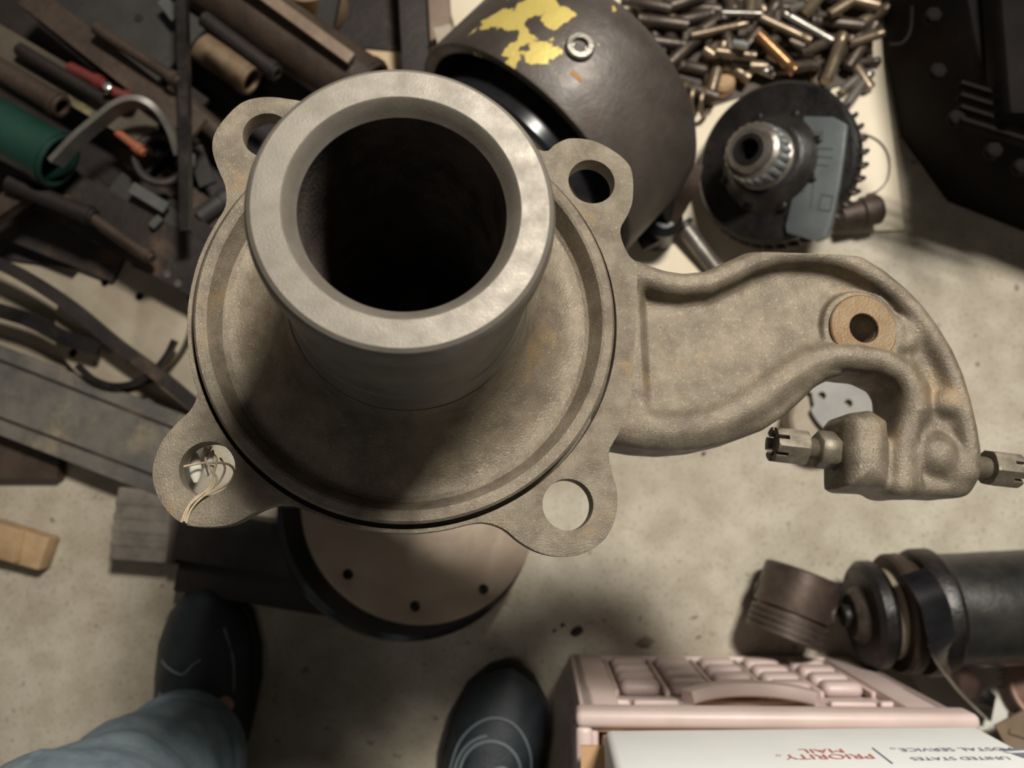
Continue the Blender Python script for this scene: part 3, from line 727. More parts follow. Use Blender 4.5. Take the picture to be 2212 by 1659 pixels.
# ================================================================== PERSON: jeans and boots
person = thing('person', 'person in blue jeans and black stitched boots standing at the bottom edge', 'person', Matrix.Translation((*G(700, 1800).xy, 0)))
PI_M = person.matrix_basis.inverted()
def boot_mesh(M):
    secs = [(-.012, .002, .05, .0), (-.008, .022, .075, 0), (.01, .031, .10, 0), (.05, .035, .105, 0), (.09, .038, .100, 0), (.13, .042, .088, 0), (.17, .048, .074, .001), (.205, .051, .064, .002), (.24, .049, .056, .004), (.268, .041, .048, .006), (.287, .028, .040, .008), (.297, .012, .032, .010), (.300, .002, .026, .011)]
    n = 20; vs, fs = [], []
    for y, w, hh, zb in secs:
        for k in range(n):
            t = 2 * PI * k / n; c, s = math.cos(t), math.sin(t)
            x = w * (abs(c) ** .8) * (1 if c > 0 else -1)
            z = zb + .018 + (hh - .018) * (abs(s) ** .85) if s > 0 else zb + .018 - .006 * abs(s)
            if s > 0: x *= (1 - .25 * s)
            vs.append((x, y, z))
    for i in range(len(secs) - 1):
        for k in range(n):
            k2 = (k + 1) % n; fs.append((i * n + k, i * n + k2, (i + 1) * n + k2, (i + 1) * n + k))
    fs += [tuple(range(n)), tuple((len(secs) - 1) * n + k for k in range(n))]
    return mesh('boot', vs, fs, True, 70)
def boot_top(x, y):
    ys = [-.012, .01, .05, .09, .13, .17, .205, .24, .268, .287, .297]; W = [.002, .031, .035, .038, .042, .048, .051, .049, .041, .028, .012]; H = [.05, .10, .105, .10, .088, .075, .066, .060, .054, .048, .042]
    w = np.interp(y, ys, W) * .9; hh = np.interp(y, ys, H); u = min(abs(x) / w, .99)
    return .018 + (hh - .018) * math.sqrt(1 - u * u) ** .9 + .0015
def make_boot(toe, heel, lines):
    t, he = G(*toe, 0), G(*heel, 0); d = (t - he).normalized(); y = d; x = Vector((d.y, -d.x, 0))
    M = Matrix.Identity(4)
    for i in range(3): M[i][0] = x[i]; M[i][1] = y[i]; M[i][3] = (t - d * .300)[i]
    M[2][2] = 1
    b_ = obj('boot', boot_mesh(M), BOOT, person, PI_M @ M)
    sl = []
    for s_ in (1, -1):
        for yy, w in ([(-.012, .02), (.0, .031), (.03, .036), (.08, .036), (.12, .038), (.17, .049), (.205, .055), (.24, .053), (.272, .043), (.295, .024), (.304, .006)] if s_ > 0 else [(.304, -.006), (.295, -.024), (.272, -.043), (.24, -.053), (.205, -.055), (.17, -.049), (.12, -.038), (.08, -.036), (.03, -.036), (0, -.031), (-.012, -.02)]): sl.append((w, yy))
    so = obj('sole', plate(sl, .018, (), .002), BOOTS, b_, Matrix.Translation((0, 0, .0182)))
    for ln_ in lines:
        pts = catmull([Vector((px_, py_, boot_top(px_, py_))) for px_, py_ in ln_], 5)
        obj('stitch', sweep(pts, circ(.0013, 5)), STITCH, b_)
    return b_
ell = [(.030 * math.cos(t), .203 + .034 * math.sin(t)) for t in [2 * PI * i / 16 for i in range(17)]]
ell2 = [(.035 * math.cos(t), .200 + .042 * math.sin(t)) for t in [PI * .6 + 1.3 * PI * i / 16 for i in range(17)]]
swirl = [(-.002, .180), (-.006, .195), (.000, .210), (.012, .216), (.020, .208)]
make_boot((1108, 1432), (985, 2020), [ell, ell2, swirl, [(-.040, .19), (-.036, .225), (-.02, .25), (0, .258), (.02, .25), (.036, .225), (.040, .19)]])
make_boot((468, 1262), (440, 1860), [[(-.044, .236), (-.028, .228), (-.006, .220), (.004, .228), (.012, .234)], [(-.03, .200), (-.012, .195), (.01, .202), (.03, .186), (.036, .17)], [(.028, .262), (.038, .23), (.040, .20)]])
# trousers: one continuous surface
lf = [G(388, 1638, .095), G(288, 1722, .18), G(100, 1905, .34), Vector((-.40, -.50, .50)), Vector((-.24, -.66, .80)), Vector((-.16, -.70, .92))]
rf = [G(985, 1890, .10), Vector((-.06, -.52, .25)), Vector((-.08, -.55, .46)), Vector((-.09, -.62, .70)), Vector((-.14, -.70, .92))]
def tube_sd(P, pts, rad):
    d = np.full(P.shape[:-1], 1e9)
    for i in range(len(pts) - 1):
        a, b_ = np.array(pts[i]), np.array(pts[i + 1]); e = b_ - a; w = P - a
        t = np.clip((w @ e) / (e @ e), 0, 1); q = np.linalg.norm(w - t[..., None] * e, axis=-1) - (rad[i] + (rad[i + 1] - rad[i]) * t); d = smin(d, q, .012) if i else q
    return d
hj = .010; o3 = np.array((-.62, -.88, .02)); n3 = (int(.82 / hj), int(.80 / hj), int(1.02 / hj))
gp = np.stack(np.meshgrid(*[o3[i] + np.arange(n3[i]) * hj for i in range(3)], indexing='ij'), -1)
jl = tube_sd(gp, [tuple(v) for v in lf], [.057, .062, .074, .078, .095, .115])
jr = tube_sd(gp, [tuple(v) for v in rf], [.057, .062, .072, .095, .115])
wr = .0022 * np.sin(gp[..., 2] * 95 + gp[..., 0] * 40) + .002 * np.sin(gp[..., 0] * 70 - gp[..., 2] * 50 + 1)
jl = jl + wr; jr = jr + wr
cut = np.array((lf[1] - lf[0]).normalized()); jl = np.maximum(jl, -((gp - np.array(lf[0])) @ cut) - .012)
cut = np.array((rf[1] - rf[0]).normalized()); jr = np.maximum(jr, -((gp - np.array(rf[0])) @ cut) - .02)
jj = smin(jl, jr, .03); jj[:, :, -1] = 1
jm = nets_mesh('jeans', jj, tuple(o3), hj, 2)
obj('jeans', jm, DENIM, person, PI_M)
hemc = lf[0] - (lf[1] - lf[0]).normalized() * .010
hd = (lf[1] - lf[0]).normalized(); hmx = Mdir(hemc, hd)
obj('hem', lathe([(.054, -.003), (.0595, -.003), (.0605, .004), (.0605, .016), (.058, .019), (.054, .019)], 40, True, name='hem'), DENIM, person, PI_M @ hmx)
an = G(466, 1548, .074)
obj('ankle', lathe([(0, -.022), (.008, -.020), (.011, 0), (.009, .02), (0, .03)], 20, name='ankle'), SKIN, person, PI_M @ Mdir(an, (-.2, -.5, 1)))

# ================================================================== CREAM BOARD, DRUM, DIFFERENTIAL, PINS (upper right)
quad_sheet('board_sheet', [(930, -120), (1885, -120), (1906, 150), (1950, 498), (1780, 507), (1560, 600), (1370, 640), (1000, 120)], .0, .004, BOARD, 'cream cardboard sheet on the floor under the drum and the pins', 'cardboard')
# drum standing on its edge
u = (G(1274, 295, .24) - G(1050, 112, .24)); u.z = 0; u.normalize()
ax = Vector((u.y, -u.x, 0))
if ax.y > 0: ax = -ax
DRR = .128
dc = G(1218, 268, .140); dc.z = DRR + .020
axd = (ax + Vector((0, 0, .12))).normalized()
drum = thing('brake_drum', 'large dark drum with flaking yellow paint and a socket plug, standing on edge', 'drum', Mdir(dc, axd, (0, 0, 1)))
def drum_mat():
    m = mat('drum_iron', (.042, .033, .027), (.082, .067, .056), .50, .3, 14, .25, 160, (.075, .05, .035), 8, .6, rvar=.1)
    nt = m.node_tree; n = nt.nodes; l = nt.links; b = n['Principled BSDF']; old = b.inputs['Base Color'].links[0].from_socket
    tc = n.new('ShaderNodeTexCoord'); sub = n.new('ShaderNodeVectorMath'); sub.operation = 'DISTANCE'
    l.new(tc.outputs['Object'], sub.inputs[0]); sub.inputs[1].default_value = YC
    nz_ = n.new('ShaderNodeTexNoise'); nz_.inputs['Scale'].default_value = 34; nz_.inputs['Detail'].default_value = 5; l.new(tc.outputs['Object'], nz_.inputs[0])
    ma = n.new('ShaderNodeMath'); ma.operation = 'MULTIPLY_ADD'; l.new(nz_.outputs['Fac'], ma.inputs[0]); ma.inputs[1].default_value = -.20; l.new(sub.outputs['Value'], ma.inputs[2])
    rp = n.new('ShaderNodeMapRange'); rp.inputs['From Min'].default_value = -.066; rp.inputs['From Max'].default_value = -.070; l.new(ma.outputs[0], rp.inputs[0])
    mx = n.new('ShaderNodeMix'); mx.data_type = 'RGBA'; l.new(rp.outputs[0], mx.inputs[0]); l.new(old, mx.inputs[6]); mx.inputs[7].default_value = (.55, .43, .12, 1)
    l.new(mx.outputs[2], b.inputs['Base Color']); return m
DMx = drum.matrix_basis
def on_drum(px, py):
    """point of the drum's outer cylinder hit by the pixel ray, drum frame"""
    Mi = DMx.inverted(); a = Mi @ CAM; d = Mi.to_3x3() @ ray(px, py)
    A_ = d.x ** 2 + d.y ** 2; B_ = 2 * (a.x * d.x + a.y * d.y); C_ = a.x ** 2 + a.y ** 2 - DRR ** 2
    t = (-B_ - math.sqrt(max(B_ * B_ - 4 * A_ * C_, 0))) / (2 * A_); return a + d * t
YC = on_drum(1150, 38)
ZF = on_drum(1109, 146).z            # open lip
drum_m = drum_mat()
DLn = .112
prof = [(DRR - .012, ZF - .002), (DRR - .009, ZF), (DRR - .001, ZF), (DRR, ZF - .002), (DRR, ZF - DLn + .03), (DRR - .004, ZF - DLn + .012), (DRR - .014, ZF - DLn), (.03, ZF - DLn - .006), (.03, ZF - DLn + .002), (DRR - .018, ZF - DLn + .010), (DRR - .012, ZF - DLn + .03)]
obj('shell', lathe(prof, 128, True, name='shell'), drum_m, drum)
o = obj('inner_ring', lathe([(DRR - .0125, ZF - .050), (DRR - .026, ZF - .048), (DRR - .026, ZF + .018), (DRR - .030, ZF + .022), (DRR - .045, ZF + .022), (DRR - .050, ZF - .03), (.03, ZF - .03)], 96, name='inner_ring'), BLKG, drum); o['label'] = 'glossy black inner ring'
p = on_drum(1252, 104); nrm = Vector((p.x, p.y, 0)).normalized()
pl_ = obj('plug', lathe([(.0, -.002), (.0118, -.002), (.0118, .003), (.0105, .0048), (.0066, .005), (.0062, .001), (0, .001)], 32, name='plug'), DSTEEL, drum, Mdir(p, nrm))
obj('hex_socket', hexprism(.0090, .0012, 0), DARKNUT, pl_, Matrix.Translation((0, 0, .0012)))
p2 = on_drum(1246, 165)
obj('rust_run', box(.011, .004, .0008, .0003), mat('rust_run', (.36, .17, .05), (.25, .12, .05), .8, 0, 120), drum, Mdir(p2, Vector((p2.x, p2.y, 0)).normalized(), (1, 0, 0)))
# forked yoke on the far end of the drum
def inv3(m, px, py, z): return m.inverted() @ G(px, py, z)
yk = obj('yoke', lathe([(0, 0), (.020, 0), (.020, .05), (.012, .056), (0, .056)], 28, name='yoke'), BLK, drum, DMx.inverted() @ Matrix.Translation(G(1420, 505, .006)))
YM = Matrix.Translation(G(1420, 505, .006))
for pts, w in [([(1385, 335, .115), (1408, 392, .10), (1430, 430, .08), (1448, 470, .055)], .020), ([(1498, 352, .10), (1487, 400, .09), (1468, 440, .07), (1445, 475, .055)], .018), ([(1448, 462, .055), (1420, 495, .040), (1380, 520, .030)], .026)]:
    obj('prong', sweep(catmull([inv3(YM, *q) for q in pts], 5), rect(w, .014)), BROWN if w < .02 else BLK, yk)
a, b = G(1478, 492, .020), G(1545, 580, .012)
pin = thing('steel_pin', 'bright round steel pin lying below the drum yoke, above the knuckle arm', 'pin', Mdir(a, b - a, (0, 0, 1)))
lp = (b - a).length
obj('shank', lathe([(0, 0), (.0085, 0), (.0095, .001), (.0095, lp), (0, lp)], 28, name='shank'), DSTEEL, pin)
obj('pin_head', lathe([(0, -.006), (.010, -.006), (.0125, -.004), (.0125, 0), (0, 0)], 28, name='pin_head'), BLK, pin)

# differential carrier
fc = G(1668, 350, .085)
dz = Vector((-.74, -.12, 1)).normalized()
FR = .083
diff = thing('differential', 'greasy black differential with roller bearing and ring gear on the cream board', 'differential', Mdir(fc, dz, (1, 0, 0)))
dmx = diff.matrix_basis
obj('case', lathe([(0, -.060), (.050, -.060), (.062, -.050), (FR - .010, -.026), (FR - .004, -.016), (FR, -.010), (FR, -.004), (FR - .004, 0), (.052, .002), (.044, .010), (.038, .018), (.034, .020), (0, .020)], 72, name='case'), BLK, diff)
gear = obj('ring_gear', lathe([(.060, -.026), (FR - .004, -.030), (FR - .001, -.024), (FR - .003, -.014), (.060, -.010)], 72, True, name='ring_gear'), DARKNUT, diff)
tooth = box(.010, .0042, .014, .0012, 1); tooth.materials.append(DARKNUT)
for k in range(40):
    t = 2 * PI * k / 40; obj('tooth', tooth, None, gear, Matrix.Rotation(t, 4, 'Z') @ Matrix.Translation((FR - .001, 0, -.023)) @ Matrix.Rotation(.45, 4, 'X'))
bz = .020
br = obj('bearing', lathe([(.0125, .030), (.0165, .030), (.0185, .027), (.0185, .004), (.0245, .002), (.026, 0), (.0125, 0)], 48, True, name='bearing'), DSTEEL, diff, Matrix.Translation((-.002, 0, bz)) @ Matrix.Scale(1.22, 4))
rol = lathe([(0, -.009), (.0027, -.009), (.0031, -.008), (.0031, .008), (.0027, .009), (0, .009)], 12, name='roller'); rol.materials.append(STEEL)
for k in range(22):
    t = 2 * PI * k / 22
    obj('roller', rol, None, br, Matrix.Rotation(t, 4, 'Z') @ Matrix.Translation((.0216, 0, .0145)) @ Matrix.Rotation(-.16, 4, 'Y'))
obj('cage', lathe([(.0172, .0262), (.0215, .0245), (.0225, .0235), (.018, .0240)], 48, True, name='cage'), DSTEEL, br)
obj('journal', lathe([(0, -.01), (.0125, -.01), (.0125, .031), (.0085, .031), (.0080, .004), (0, .004)], 32, name='journal'), BLK, br)
bolt_me = hexprism(.0085, .005); bolt_me.materials.append(BLK)
for k in range(8):
    t = 2 * PI * k / 8 + .25; obj('case_bolt', bolt_me, None, diff, Matrix.Translation((.049 * math.cos(t), .049 * math.sin(t), .0025)))
# reflection on the black right flank, built as a blue-grey plate with stamped marks
pad_px = [(1735, 250), (1800, 252), (1829, 268), (1822, 330), (1812, 400), (1795, 480), (1782, 512), (1762, 521), (1698, 502), (1696, 488), (1712, 420), (1724, 340)]
pn = (dz + Vector((.30, .06, 0))).normalized(); pc_ = G(1765, 385, .092)
pm_ = dmx @ Matrix.Translation((0, 0, .006)); a_ = pm_.inverted() @ CAM
def on_pad(px, py):
    d_ = pm_.inverted().to_3x3() @ ray(px, py); t = -a_.z / d_.z; q = a_ + d_ * t; return q.x, q.y
PADM = mat('sheen_blue_grey', (.16, .18, .185), (.22, .24, .24), .30, .55, 30, .08, 300)  # paler tone puts the case's reflected light into the colour
pd_ = obj('sheen_plate', plate([on_pad(*q) for q in pad_px], .012, (), .0018), PADM, diff, dmx.inverted() @ pm_)
pd_['label'] = 'flat blue-grey plate standing for the reflection on the case, with stamped marks'
def mark(x0_, y0_, x1_, y1_, w=.0012):
    a, b = Vector((*on_pad(x0_, y0_), .0002)), Vector((*on_pad(x1_, y1_), .0002))
    obj('stamped_mark', sweep([a, b], rect(w, .0006)), mat('mark_dark', (.06, .07, .075), None, .5), pd_)
for q in [(1728, 318, 1800, 322), (1726, 336, 1798, 340), (1722, 352, 1790, 358), (1758, 392, 1752, 450), (1775, 420, 1800, 424), (1775, 420, 1768, 452), (1768, 452, 1794, 456), (1800, 424, 1794, 456), (1756, 285, 1778, 285), (1756, 285, 1756, 305), (1778, 285, 1778, 305), (1712, 392, 1738, 414)]: mark(*q)
stub = G(1862, 455, .03)
obj('pinion_stub', lathe([(0, 0), (.014, 0), (.014, .022), (.0165, .024), (.0165, .040), (.013, .044), (0, .044)], 32, name='pinion_stub'), BROWN, diff, dmx.inverted() @ Mdir(G(1815, 470, .025), Vector((1, .22, .05))))
# wire loop
wl = catmull([G(x, y, .006) for x, y in [(1838, 292), (1868, 290), (1898, 304), (1916, 328), (1922, 358), (1916, 390), (1896, 412), (1872, 420)]], 6)
tag(obj('wire_loop', sweep(wl, circ(.0008, 6)), DARKNUT), 'thin loop of wire lying on the cream board beside the differential', 'wire')

quad_sheet('dark_underlay', [(1330, -90), (1870, -90), (1885, 90), (1880, 170), (1800, 190), (1600, 210), (1480, 250), (1400, 120)], .0045, .002, mat('dark_underlay', (.03, .022, .016), (.075, .055, .04), .7, 0, 12, .3, 60), 'added dark rag spread under the heap of pins', 'underlay')  # dark sheet added to darken the gaps between the pins
# pins heaped on the board
G_TOP = 'steel pins heaped on the cream board'
def pin_mesh(ln_, r_, hollow):
    pr = [(0, 0), (r_ * .86, 0), (r_, r_ * .14), (r_, ln_ * .82), (r_ * .90, ln_ * .84), (r_ * .90, ln_ * .87), (r_, ln_ * .89), (r_, ln_ - r_ * .14), (r_ * .86, ln_)]
    pr += [(r_ * .6, ln_), (r_ * .55, ln_ - r_ * 1.2), (0, ln_ - r_ * 1.2)] if hollow else [(0, ln_)]
    return lathe(pr, 18, name='tappet_pin')
PINB = mat('pin_bronze', (0.1360, 0.0978, 0.0595), (0.2295, 0.1785, 0.1232), .34, .6, 45, .15, 300, (.22, .11, .045), 20, .60, rvar=.1)
PINS = mat('pin_steel', (0.2160, 0.1980, 0.1710), (0.3240, 0.2970, 0.2610), .30, .7, 45, .12, 300, (.20, .13, .07), 20, .64)
PIND = mat('pin_dark', (.045, .035, .028), (.10, .075, .055), .4, .5, 45, .2, 300)
PINO = mat('pin_orange', (.22, .11, .045), (.34, .20, .09), .22, .7, 40, .1, 300)
ZO = lambda x, y: (1350 + x / 2.566, y / 2.566)
tops = [(535, 70, 760, 76, 15, .045, PINS, 'slim bright steel rod lying crosswise at the top of the pin heap'),
    (360, 200, 680, 130, 24, .034, PINB, 'brown pin slanting up beside the drum in the heap'),
    (725, 85, 1030, 228, 28, .036, PINB, 'long bronze pin left of the pair crossing the middle of the heap'),
    (880, 75, 1150, 228, 26, .034, PINS, 'long grey pin right of the pair crossing the middle of the heap'),
    (735, 190, 945, 398, 36, .040, PINO, 'glossy orange-brown pin with bright glints, pointing at the differential'),
    (500, 285, 725, 312, 28, .046, PINB, 'short tan pin lying level across a fatter pin in the heap'),
    (435, 275, 690, 440, 38, .026, PINB, 'fat brown pin slanting down to the differential'),
    (720, 372, 830, 416, 26, .022, PINS, 'pale short pin half under the glossy orange-brown pin'),
    (1115, 455, 1210, 195, 36, .042, PINB, 'stout pin standing steeply above the ring gear'),
    (1240, 245, 1432, 182, 28, .034, PINB, 'bronze pin at the right end of the heap near the dark block'),
    (1205, 352, 1410, 340, 26, .014, PIND, 'dark level pin at the right edge of the heap'),
    (1210, 605, 1362, 400, 30, .016, PINS, 'long bare pin lying alone on the board right of the ring gear'),
    (1205, 500, 1285, 432, 26, .014, PINS, 'short pale pin beside the ring gear'),
    (600, 238, 682, 252, 22, .058, STEEL, 'short bright stub pin in the middle of the heap'),
    (120, 222, 335, 250, 30, .030, PIND, 'dark pin partly behind the drum rim'),
    (905, 62, 985, 28, 26, .040, PINS, 'short pale pin end at the top edge of the heap'),
    (1130, 85, 1255, 8, 32, .042, PINB, 'brown pin pointing out of the top of the frame'),
    (1000, 352, 1085, 372, 28, .024, PIND, 'short dark collar-like pin above the ring gear')]
for x1, y1, x2, y2, rr, zc, m_, lab in tops:
    a, b = G(*ZO(x1, y1), zc), G(*ZO(x2, y2), zc + random.uniform(-.006, .006)); r_ = rr / 2.566 * (CAMH - zc) / FPX
    ln_ = (b - a).length; t_ = thing('tappet_pin', lab, 'pin', Mdir(a, b - a, (0, 0, 1)), G_TOP)
    obj('barrel', lathe([(0, 0), (r_ * .86, 0), (r_, r_ * .14), (r_, ln_ * .80), (0, ln_ * .80)], 18, name='barrel'), m_, t_)
    obj('tip', lathe([(0, ln_ * .80), (r_ * .90, ln_ * .80), (r_ * .90, ln_ * .84), (r_, ln_ * .86), (r_, ln_ - r_ * .14), (r_ * .86, ln_), (r_ * .6, ln_), (r_ * .55, ln_ - r_ * .9), (0, ln_ - r_ * .9)], 18, name='tip'), m_, t_)
src = pin_mesh(.058, .0070, True); src.materials.append(PIND); src2 = pin_mesh(.058, .0070, False); src2.materials.append(PINB)
rnd = random.Random(11)
n_ = 0
for gy_ in range(5):
    for gx_ in range(11):
        x = 1400 + gx_ * 46 + rnd.uniform(-14, 14); y = 8 + gy_ * 44 + rnd.uniform(-12, 12)
        if y > 110 and x < 1470: continue
        if y > 150 and 1560 < x < 1810: continue
        if x > 1880 - .1 * y: continue
        t = rnd.uniform(0, PI); z = .012 if (gx_ + gy_) % 2 else .024
        c = G(x, y, z); d = Vector((math.cos(t), math.sin(t), rnd.uniform(-.12, .12)))
        dark = rnd.random() < .72
        o = obj('tappet_pin', src if dark else src2, None, None, Mdir(c - d * .0275, d, (0, 0, 1)))
        tag(o, 'dark dull pin with a hollow end, buried low in the heap of pins' if dark else 'plain bronze-brown pin lying loose among the dark buried pins', 'pin', 'dark buried pins in the heap' if dark else 'loose bronze pins in the heap')
# coil spring rings and an orange plug between drum and differential
for k, (x, y) in enumerate([(1483, 208), (1503, 214), (1523, 222)]):
    c = G(x, y, .022)
    o = obj('spring_ring', lathe([(.0135 + .0028 * math.cos(t), .0028 * math.sin(t)) for t in [2 * PI * i / 8 for i in range(8)]], 28, True, name='spring_ring'), PINB, None, Mdir(c, Vector((.9, -.25, .45)), (0, 0, 1)))
    tag(o, ['pale steel ring nearest the drum in the row of three rings', 'middle steel ring of the row of three beside the drum', 'steel ring nearest the differential in the row of three'][k], 'ring', 'steel rings beside the drum')
c = G(1556, 182, .012)
pg = thing('orange_plug', 'small orange-tan plug beside the steel rings at the differential', 'plug', Mdir((c.x, c.y, .004), (0, 0.2, 1)))
obj('plug_body', lathe([(0, 0), (.016, 0), (.016, .014), (.013, .018), (0, .018)], 20, name='plug_body'), WOODO, pg)
obj('plug_collar', lathe([(.015, .003), (.0175, .003), (.0175, .007), (.015, .007)], 20, True, name='plug_collar'), COPPERY, pg)

# ================================================================== DARK BLOCK (upper right corner)
pb_ = [G(1935, -160), G(1945, 250), G(2040, 470), G(2420, 520), G(2420, -160)]
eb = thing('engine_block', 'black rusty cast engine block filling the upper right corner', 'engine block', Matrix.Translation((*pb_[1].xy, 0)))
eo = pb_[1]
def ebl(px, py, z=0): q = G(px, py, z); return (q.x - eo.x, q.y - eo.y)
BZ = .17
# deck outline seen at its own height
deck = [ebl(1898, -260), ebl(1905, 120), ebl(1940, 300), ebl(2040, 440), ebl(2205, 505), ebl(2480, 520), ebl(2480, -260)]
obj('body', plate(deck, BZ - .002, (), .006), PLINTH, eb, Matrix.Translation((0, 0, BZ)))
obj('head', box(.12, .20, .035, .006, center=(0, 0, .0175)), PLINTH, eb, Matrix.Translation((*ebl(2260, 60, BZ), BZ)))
for px, py in [(2010, 40), (2020, 160), (2060, 260), (2140, 330), (2200, 365)]:
    obj('stud', hexprism(.013, .010), PLINTH, eb, Matrix.Translation((*ebl(px, py, BZ), BZ - .002)))
for k in range(4):
    obj('fin', box(.11, .004, .012, .001, center=(0, 0, 0)), PLINTH, eb, Matrix.Translation((*ebl(2190, 230 + k * 26, BZ), BZ + .006)) @ Matrix.Rotation(-.35, 4, 'Z'))
obj('bent_wire', sweep(catmull([Vector((*ebl(x, y, BZ), BZ + .004)) for x, y in [(1915, 102), (1945, 98), (1962, 70), (1965, 20)]], 5), circ(.0018, 6)), PLINTH, eb)

# ================================================================== SCRAP HEAP (left)
def bar(name, label, cat, pts, w, th, m, extra=None, up=Vector((0, 0, 1)), group=None, smooth=0):
    """flat bar or plank through surveyed points (px, py, z)"""
    P = [G(*p) for p in pts]; o0 = P[0].copy(); o0.z = 0
    t = thing(name, label, cat, Matrix.Translation(o0), group)
    Q = [p - o0 for p in P]
    if smooth: Q = catmull(Q, smooth)
    obj('blade', sweep(Q, rect(w, th), up=up), m, t)
    if extra: extra(t, Q)
    return t
def angle_iron(name, label, cat, a, b, w, th, m, m2=None, flip=1):
    A_, B_ = G(*a), G(*b); o0 = A_.copy(); o0.z = 0
    t = thing(name, label, cat, Matrix.Translation(o0)); Q = [A_ - o0, B_ - o0]
    obj('flat_leg', sweep(Q, rect(w, th)), m, t)
    s_ = (Q[1] - Q[0]).cross(Vector((0, 0, 1))).normalized() * flip
    off = s_ * (w / 2 - th / 2) + Vector((0, 0, -w * .28))
    obj('upright_leg', sweep([q + off for q in Q], rect(th, w * .62)), m2 or m, t)
    return t
def tube(name, label, cat, a, b, r_, m, wall=.004, group=None, parts=True):
    A_, B_ = G(*a), G(*b); ln_ = (B_ - A_).length
    t = thing(name, label, cat, Mdir(A_, B_ - A_, (0, 0, 1)), group)
    obj('tube_wall', lathe([(r_ - wall, 0), (r_ - .0008, 0), (r_, .0008), (r_, ln_ - .0008), (r_ - .0008, ln_), (r_ - wall, ln_)], 36, True, name='tube_wall'), m, t)
    if parts: obj('end_ring', lathe([(r_ - wall, ln_ - .012), (r_ + .0015, ln_ - .012), (r_ + .0015, ln_ - .004), (r_ - wall, ln_ - .004)], 36, True, name='end_ring'), m, t)
    return t
def rivets(m, spots, z, r_=.0045):
    def f(t, Q):
        for px, py in spots:
            p = G(px, py, z) - t.location; p.z = z
            obj('rivet_hole', lathe([(0, 0), (r_, 0), (r_, .0012), (0, .0012)], 14, name='rivet_hole'), m, t, Matrix.Translation(p))
    return f
# bottom layer: tan plates and the weathered board
(quad_sheet('tan_sheet', [(-60, 470), (210, 545), (430, 600), (470, 880), (330, 960), (-60, 720)], .002, .003, TANPL, 'tan metal sheet lying under the curved bars at the left', 'sheet'))
def rplate(name, label, cx_, cy_, rx, z, m, hp_, th=.005):
    c = G(cx_, cy_, z); t = thing(name, label, 'plate', Matrix.Translation((c.x, c.y, 0)))
    hs = []
    for px, py in hp_: q = G(px, py, z) - c; hs.append((q.x, q.y, .0048, 14))
    R_ = S(rx, z)
    obj('disc', plate([(R_ * math.cos(2 * PI * k / 64), R_ * math.sin(2 * PI * k / 64)) for k in range(64)], th, hs, .0006), m, t, Matrix.Translation((0, 0, z)))
    obj('lip', lathe([(R_ - .004, z - .016), (R_, z - .016), (R_, z - th), (R_ - .004, z - th)], 64, True, name='lip'), BLK, t)
    return t
rplate('round_cover', 'pale round cover plate with three drilled holes under the curved dark bar', 262, 690, 152, .022, TANPL, [(300, 640), (157, 762), (281, 776), (225, 610)])
def plank(t, Q):
    d = (Q[-1] - Q[0]).normalized(); s_ = d.cross(Vector((0, 0, 1)))
    for k in (-.3, .28):
        obj('worn_groove', sweep([Q[0] + s_ * k * .1 + Vector((0, 0, .0063)), Q[-1] + s_ * k * .09 + Vector((0, 0, .0063))], rect(.003, .0008)), DBROWN, t)
DKP = mat('weathered_plank', (.055, .052, .046), (.135, .12, .098), .75, .1, 16, .35, 60, (.20, .165, .11), 11, .60)
bar('scrap_plank', 'long grey weathered plank with worn paint running to the knuckle ear', 'plank', [(-120, 795, .034), (430, 1005, .034)], .088, .012, DKP, plank)
bar('scrap_plank', 'short reddish-brown board end at the left frame edge below the grey plank', 'plank', [(-140, 985, .010), (135, 985, .010)], .050, .014, BROWN, None)
bar('curved_bar', 'long curved dark bar crossing the round cover plate', 'bar', [(-60, 545, .052), (40, 590, .052), (150, 660, .050), (250, 742, .048), (350, 815, .046), (450, 900, .044)], .013, .012, DBROWN, None, smooth=5)
bar('curved_bar', 'black bowed strip between the grey plank and the curved dark bar', 'bar', [(-60, 655, .046), (60, 690, .046), (140, 730, .046), (215, 752, .046)], .016, .006, BLK, None, smooth=5)
arc = [(168, 790, .046), (200, 818, .046), (245, 833, .046), (290, 828, .046), (330, 805, .046), (360, 770, .046), (378, 735, .046)]
bar('hoop_segment', 'thin dark hoop curving around the pale cover plate', 'hoop', arc, .006, .006, BLK, None, smooth=5)
# mid layer: dark beams and channels
angle_iron('angle_iron', 'wide dark angle iron pointing at the knuckle from the left edge', 'angle iron', (-60, 312, .070), (462, 602, .060), .056, .006, DBROWN, BROWN)
angle_iron('angle_iron', 'dark angle iron with a light worn edge above the tan sheet', 'angle iron', (-80, 428, .030), (265, 566, .026), .050, .006, DBROWN, DBROWN, -1)
angle_iron('angle_iron', 'short brown angle iron slanting down at the left frame edge', 'angle iron', (-50, 480, .088), (110, 372, .088), .020, .005, BROWN, BROWN)
bar('flat_bar', 'dark flat bar lying between the two beams left of the flange', 'bar', [(190, 330, .052), (500, 560, .050)], .030, .008, DBROWN)
bar('flat_bar', 'dull grey flat bar under the bent strap', 'bar', [(250, 395, .064), (400, 500, .060)], .026, .006, GREYST)
bar('flat_bar', 'rusty flat bar reaching the dark gap beside the ring', 'bar', [(330, 400, .040), (520, 540, .036)], .05, .008, BROWN)
tube('green_pipe', 'dark green enamelled pipe end at the left frame edge', 'pipe', (-110, 215, .120), (130, 350, .112), .0285, GREEN)
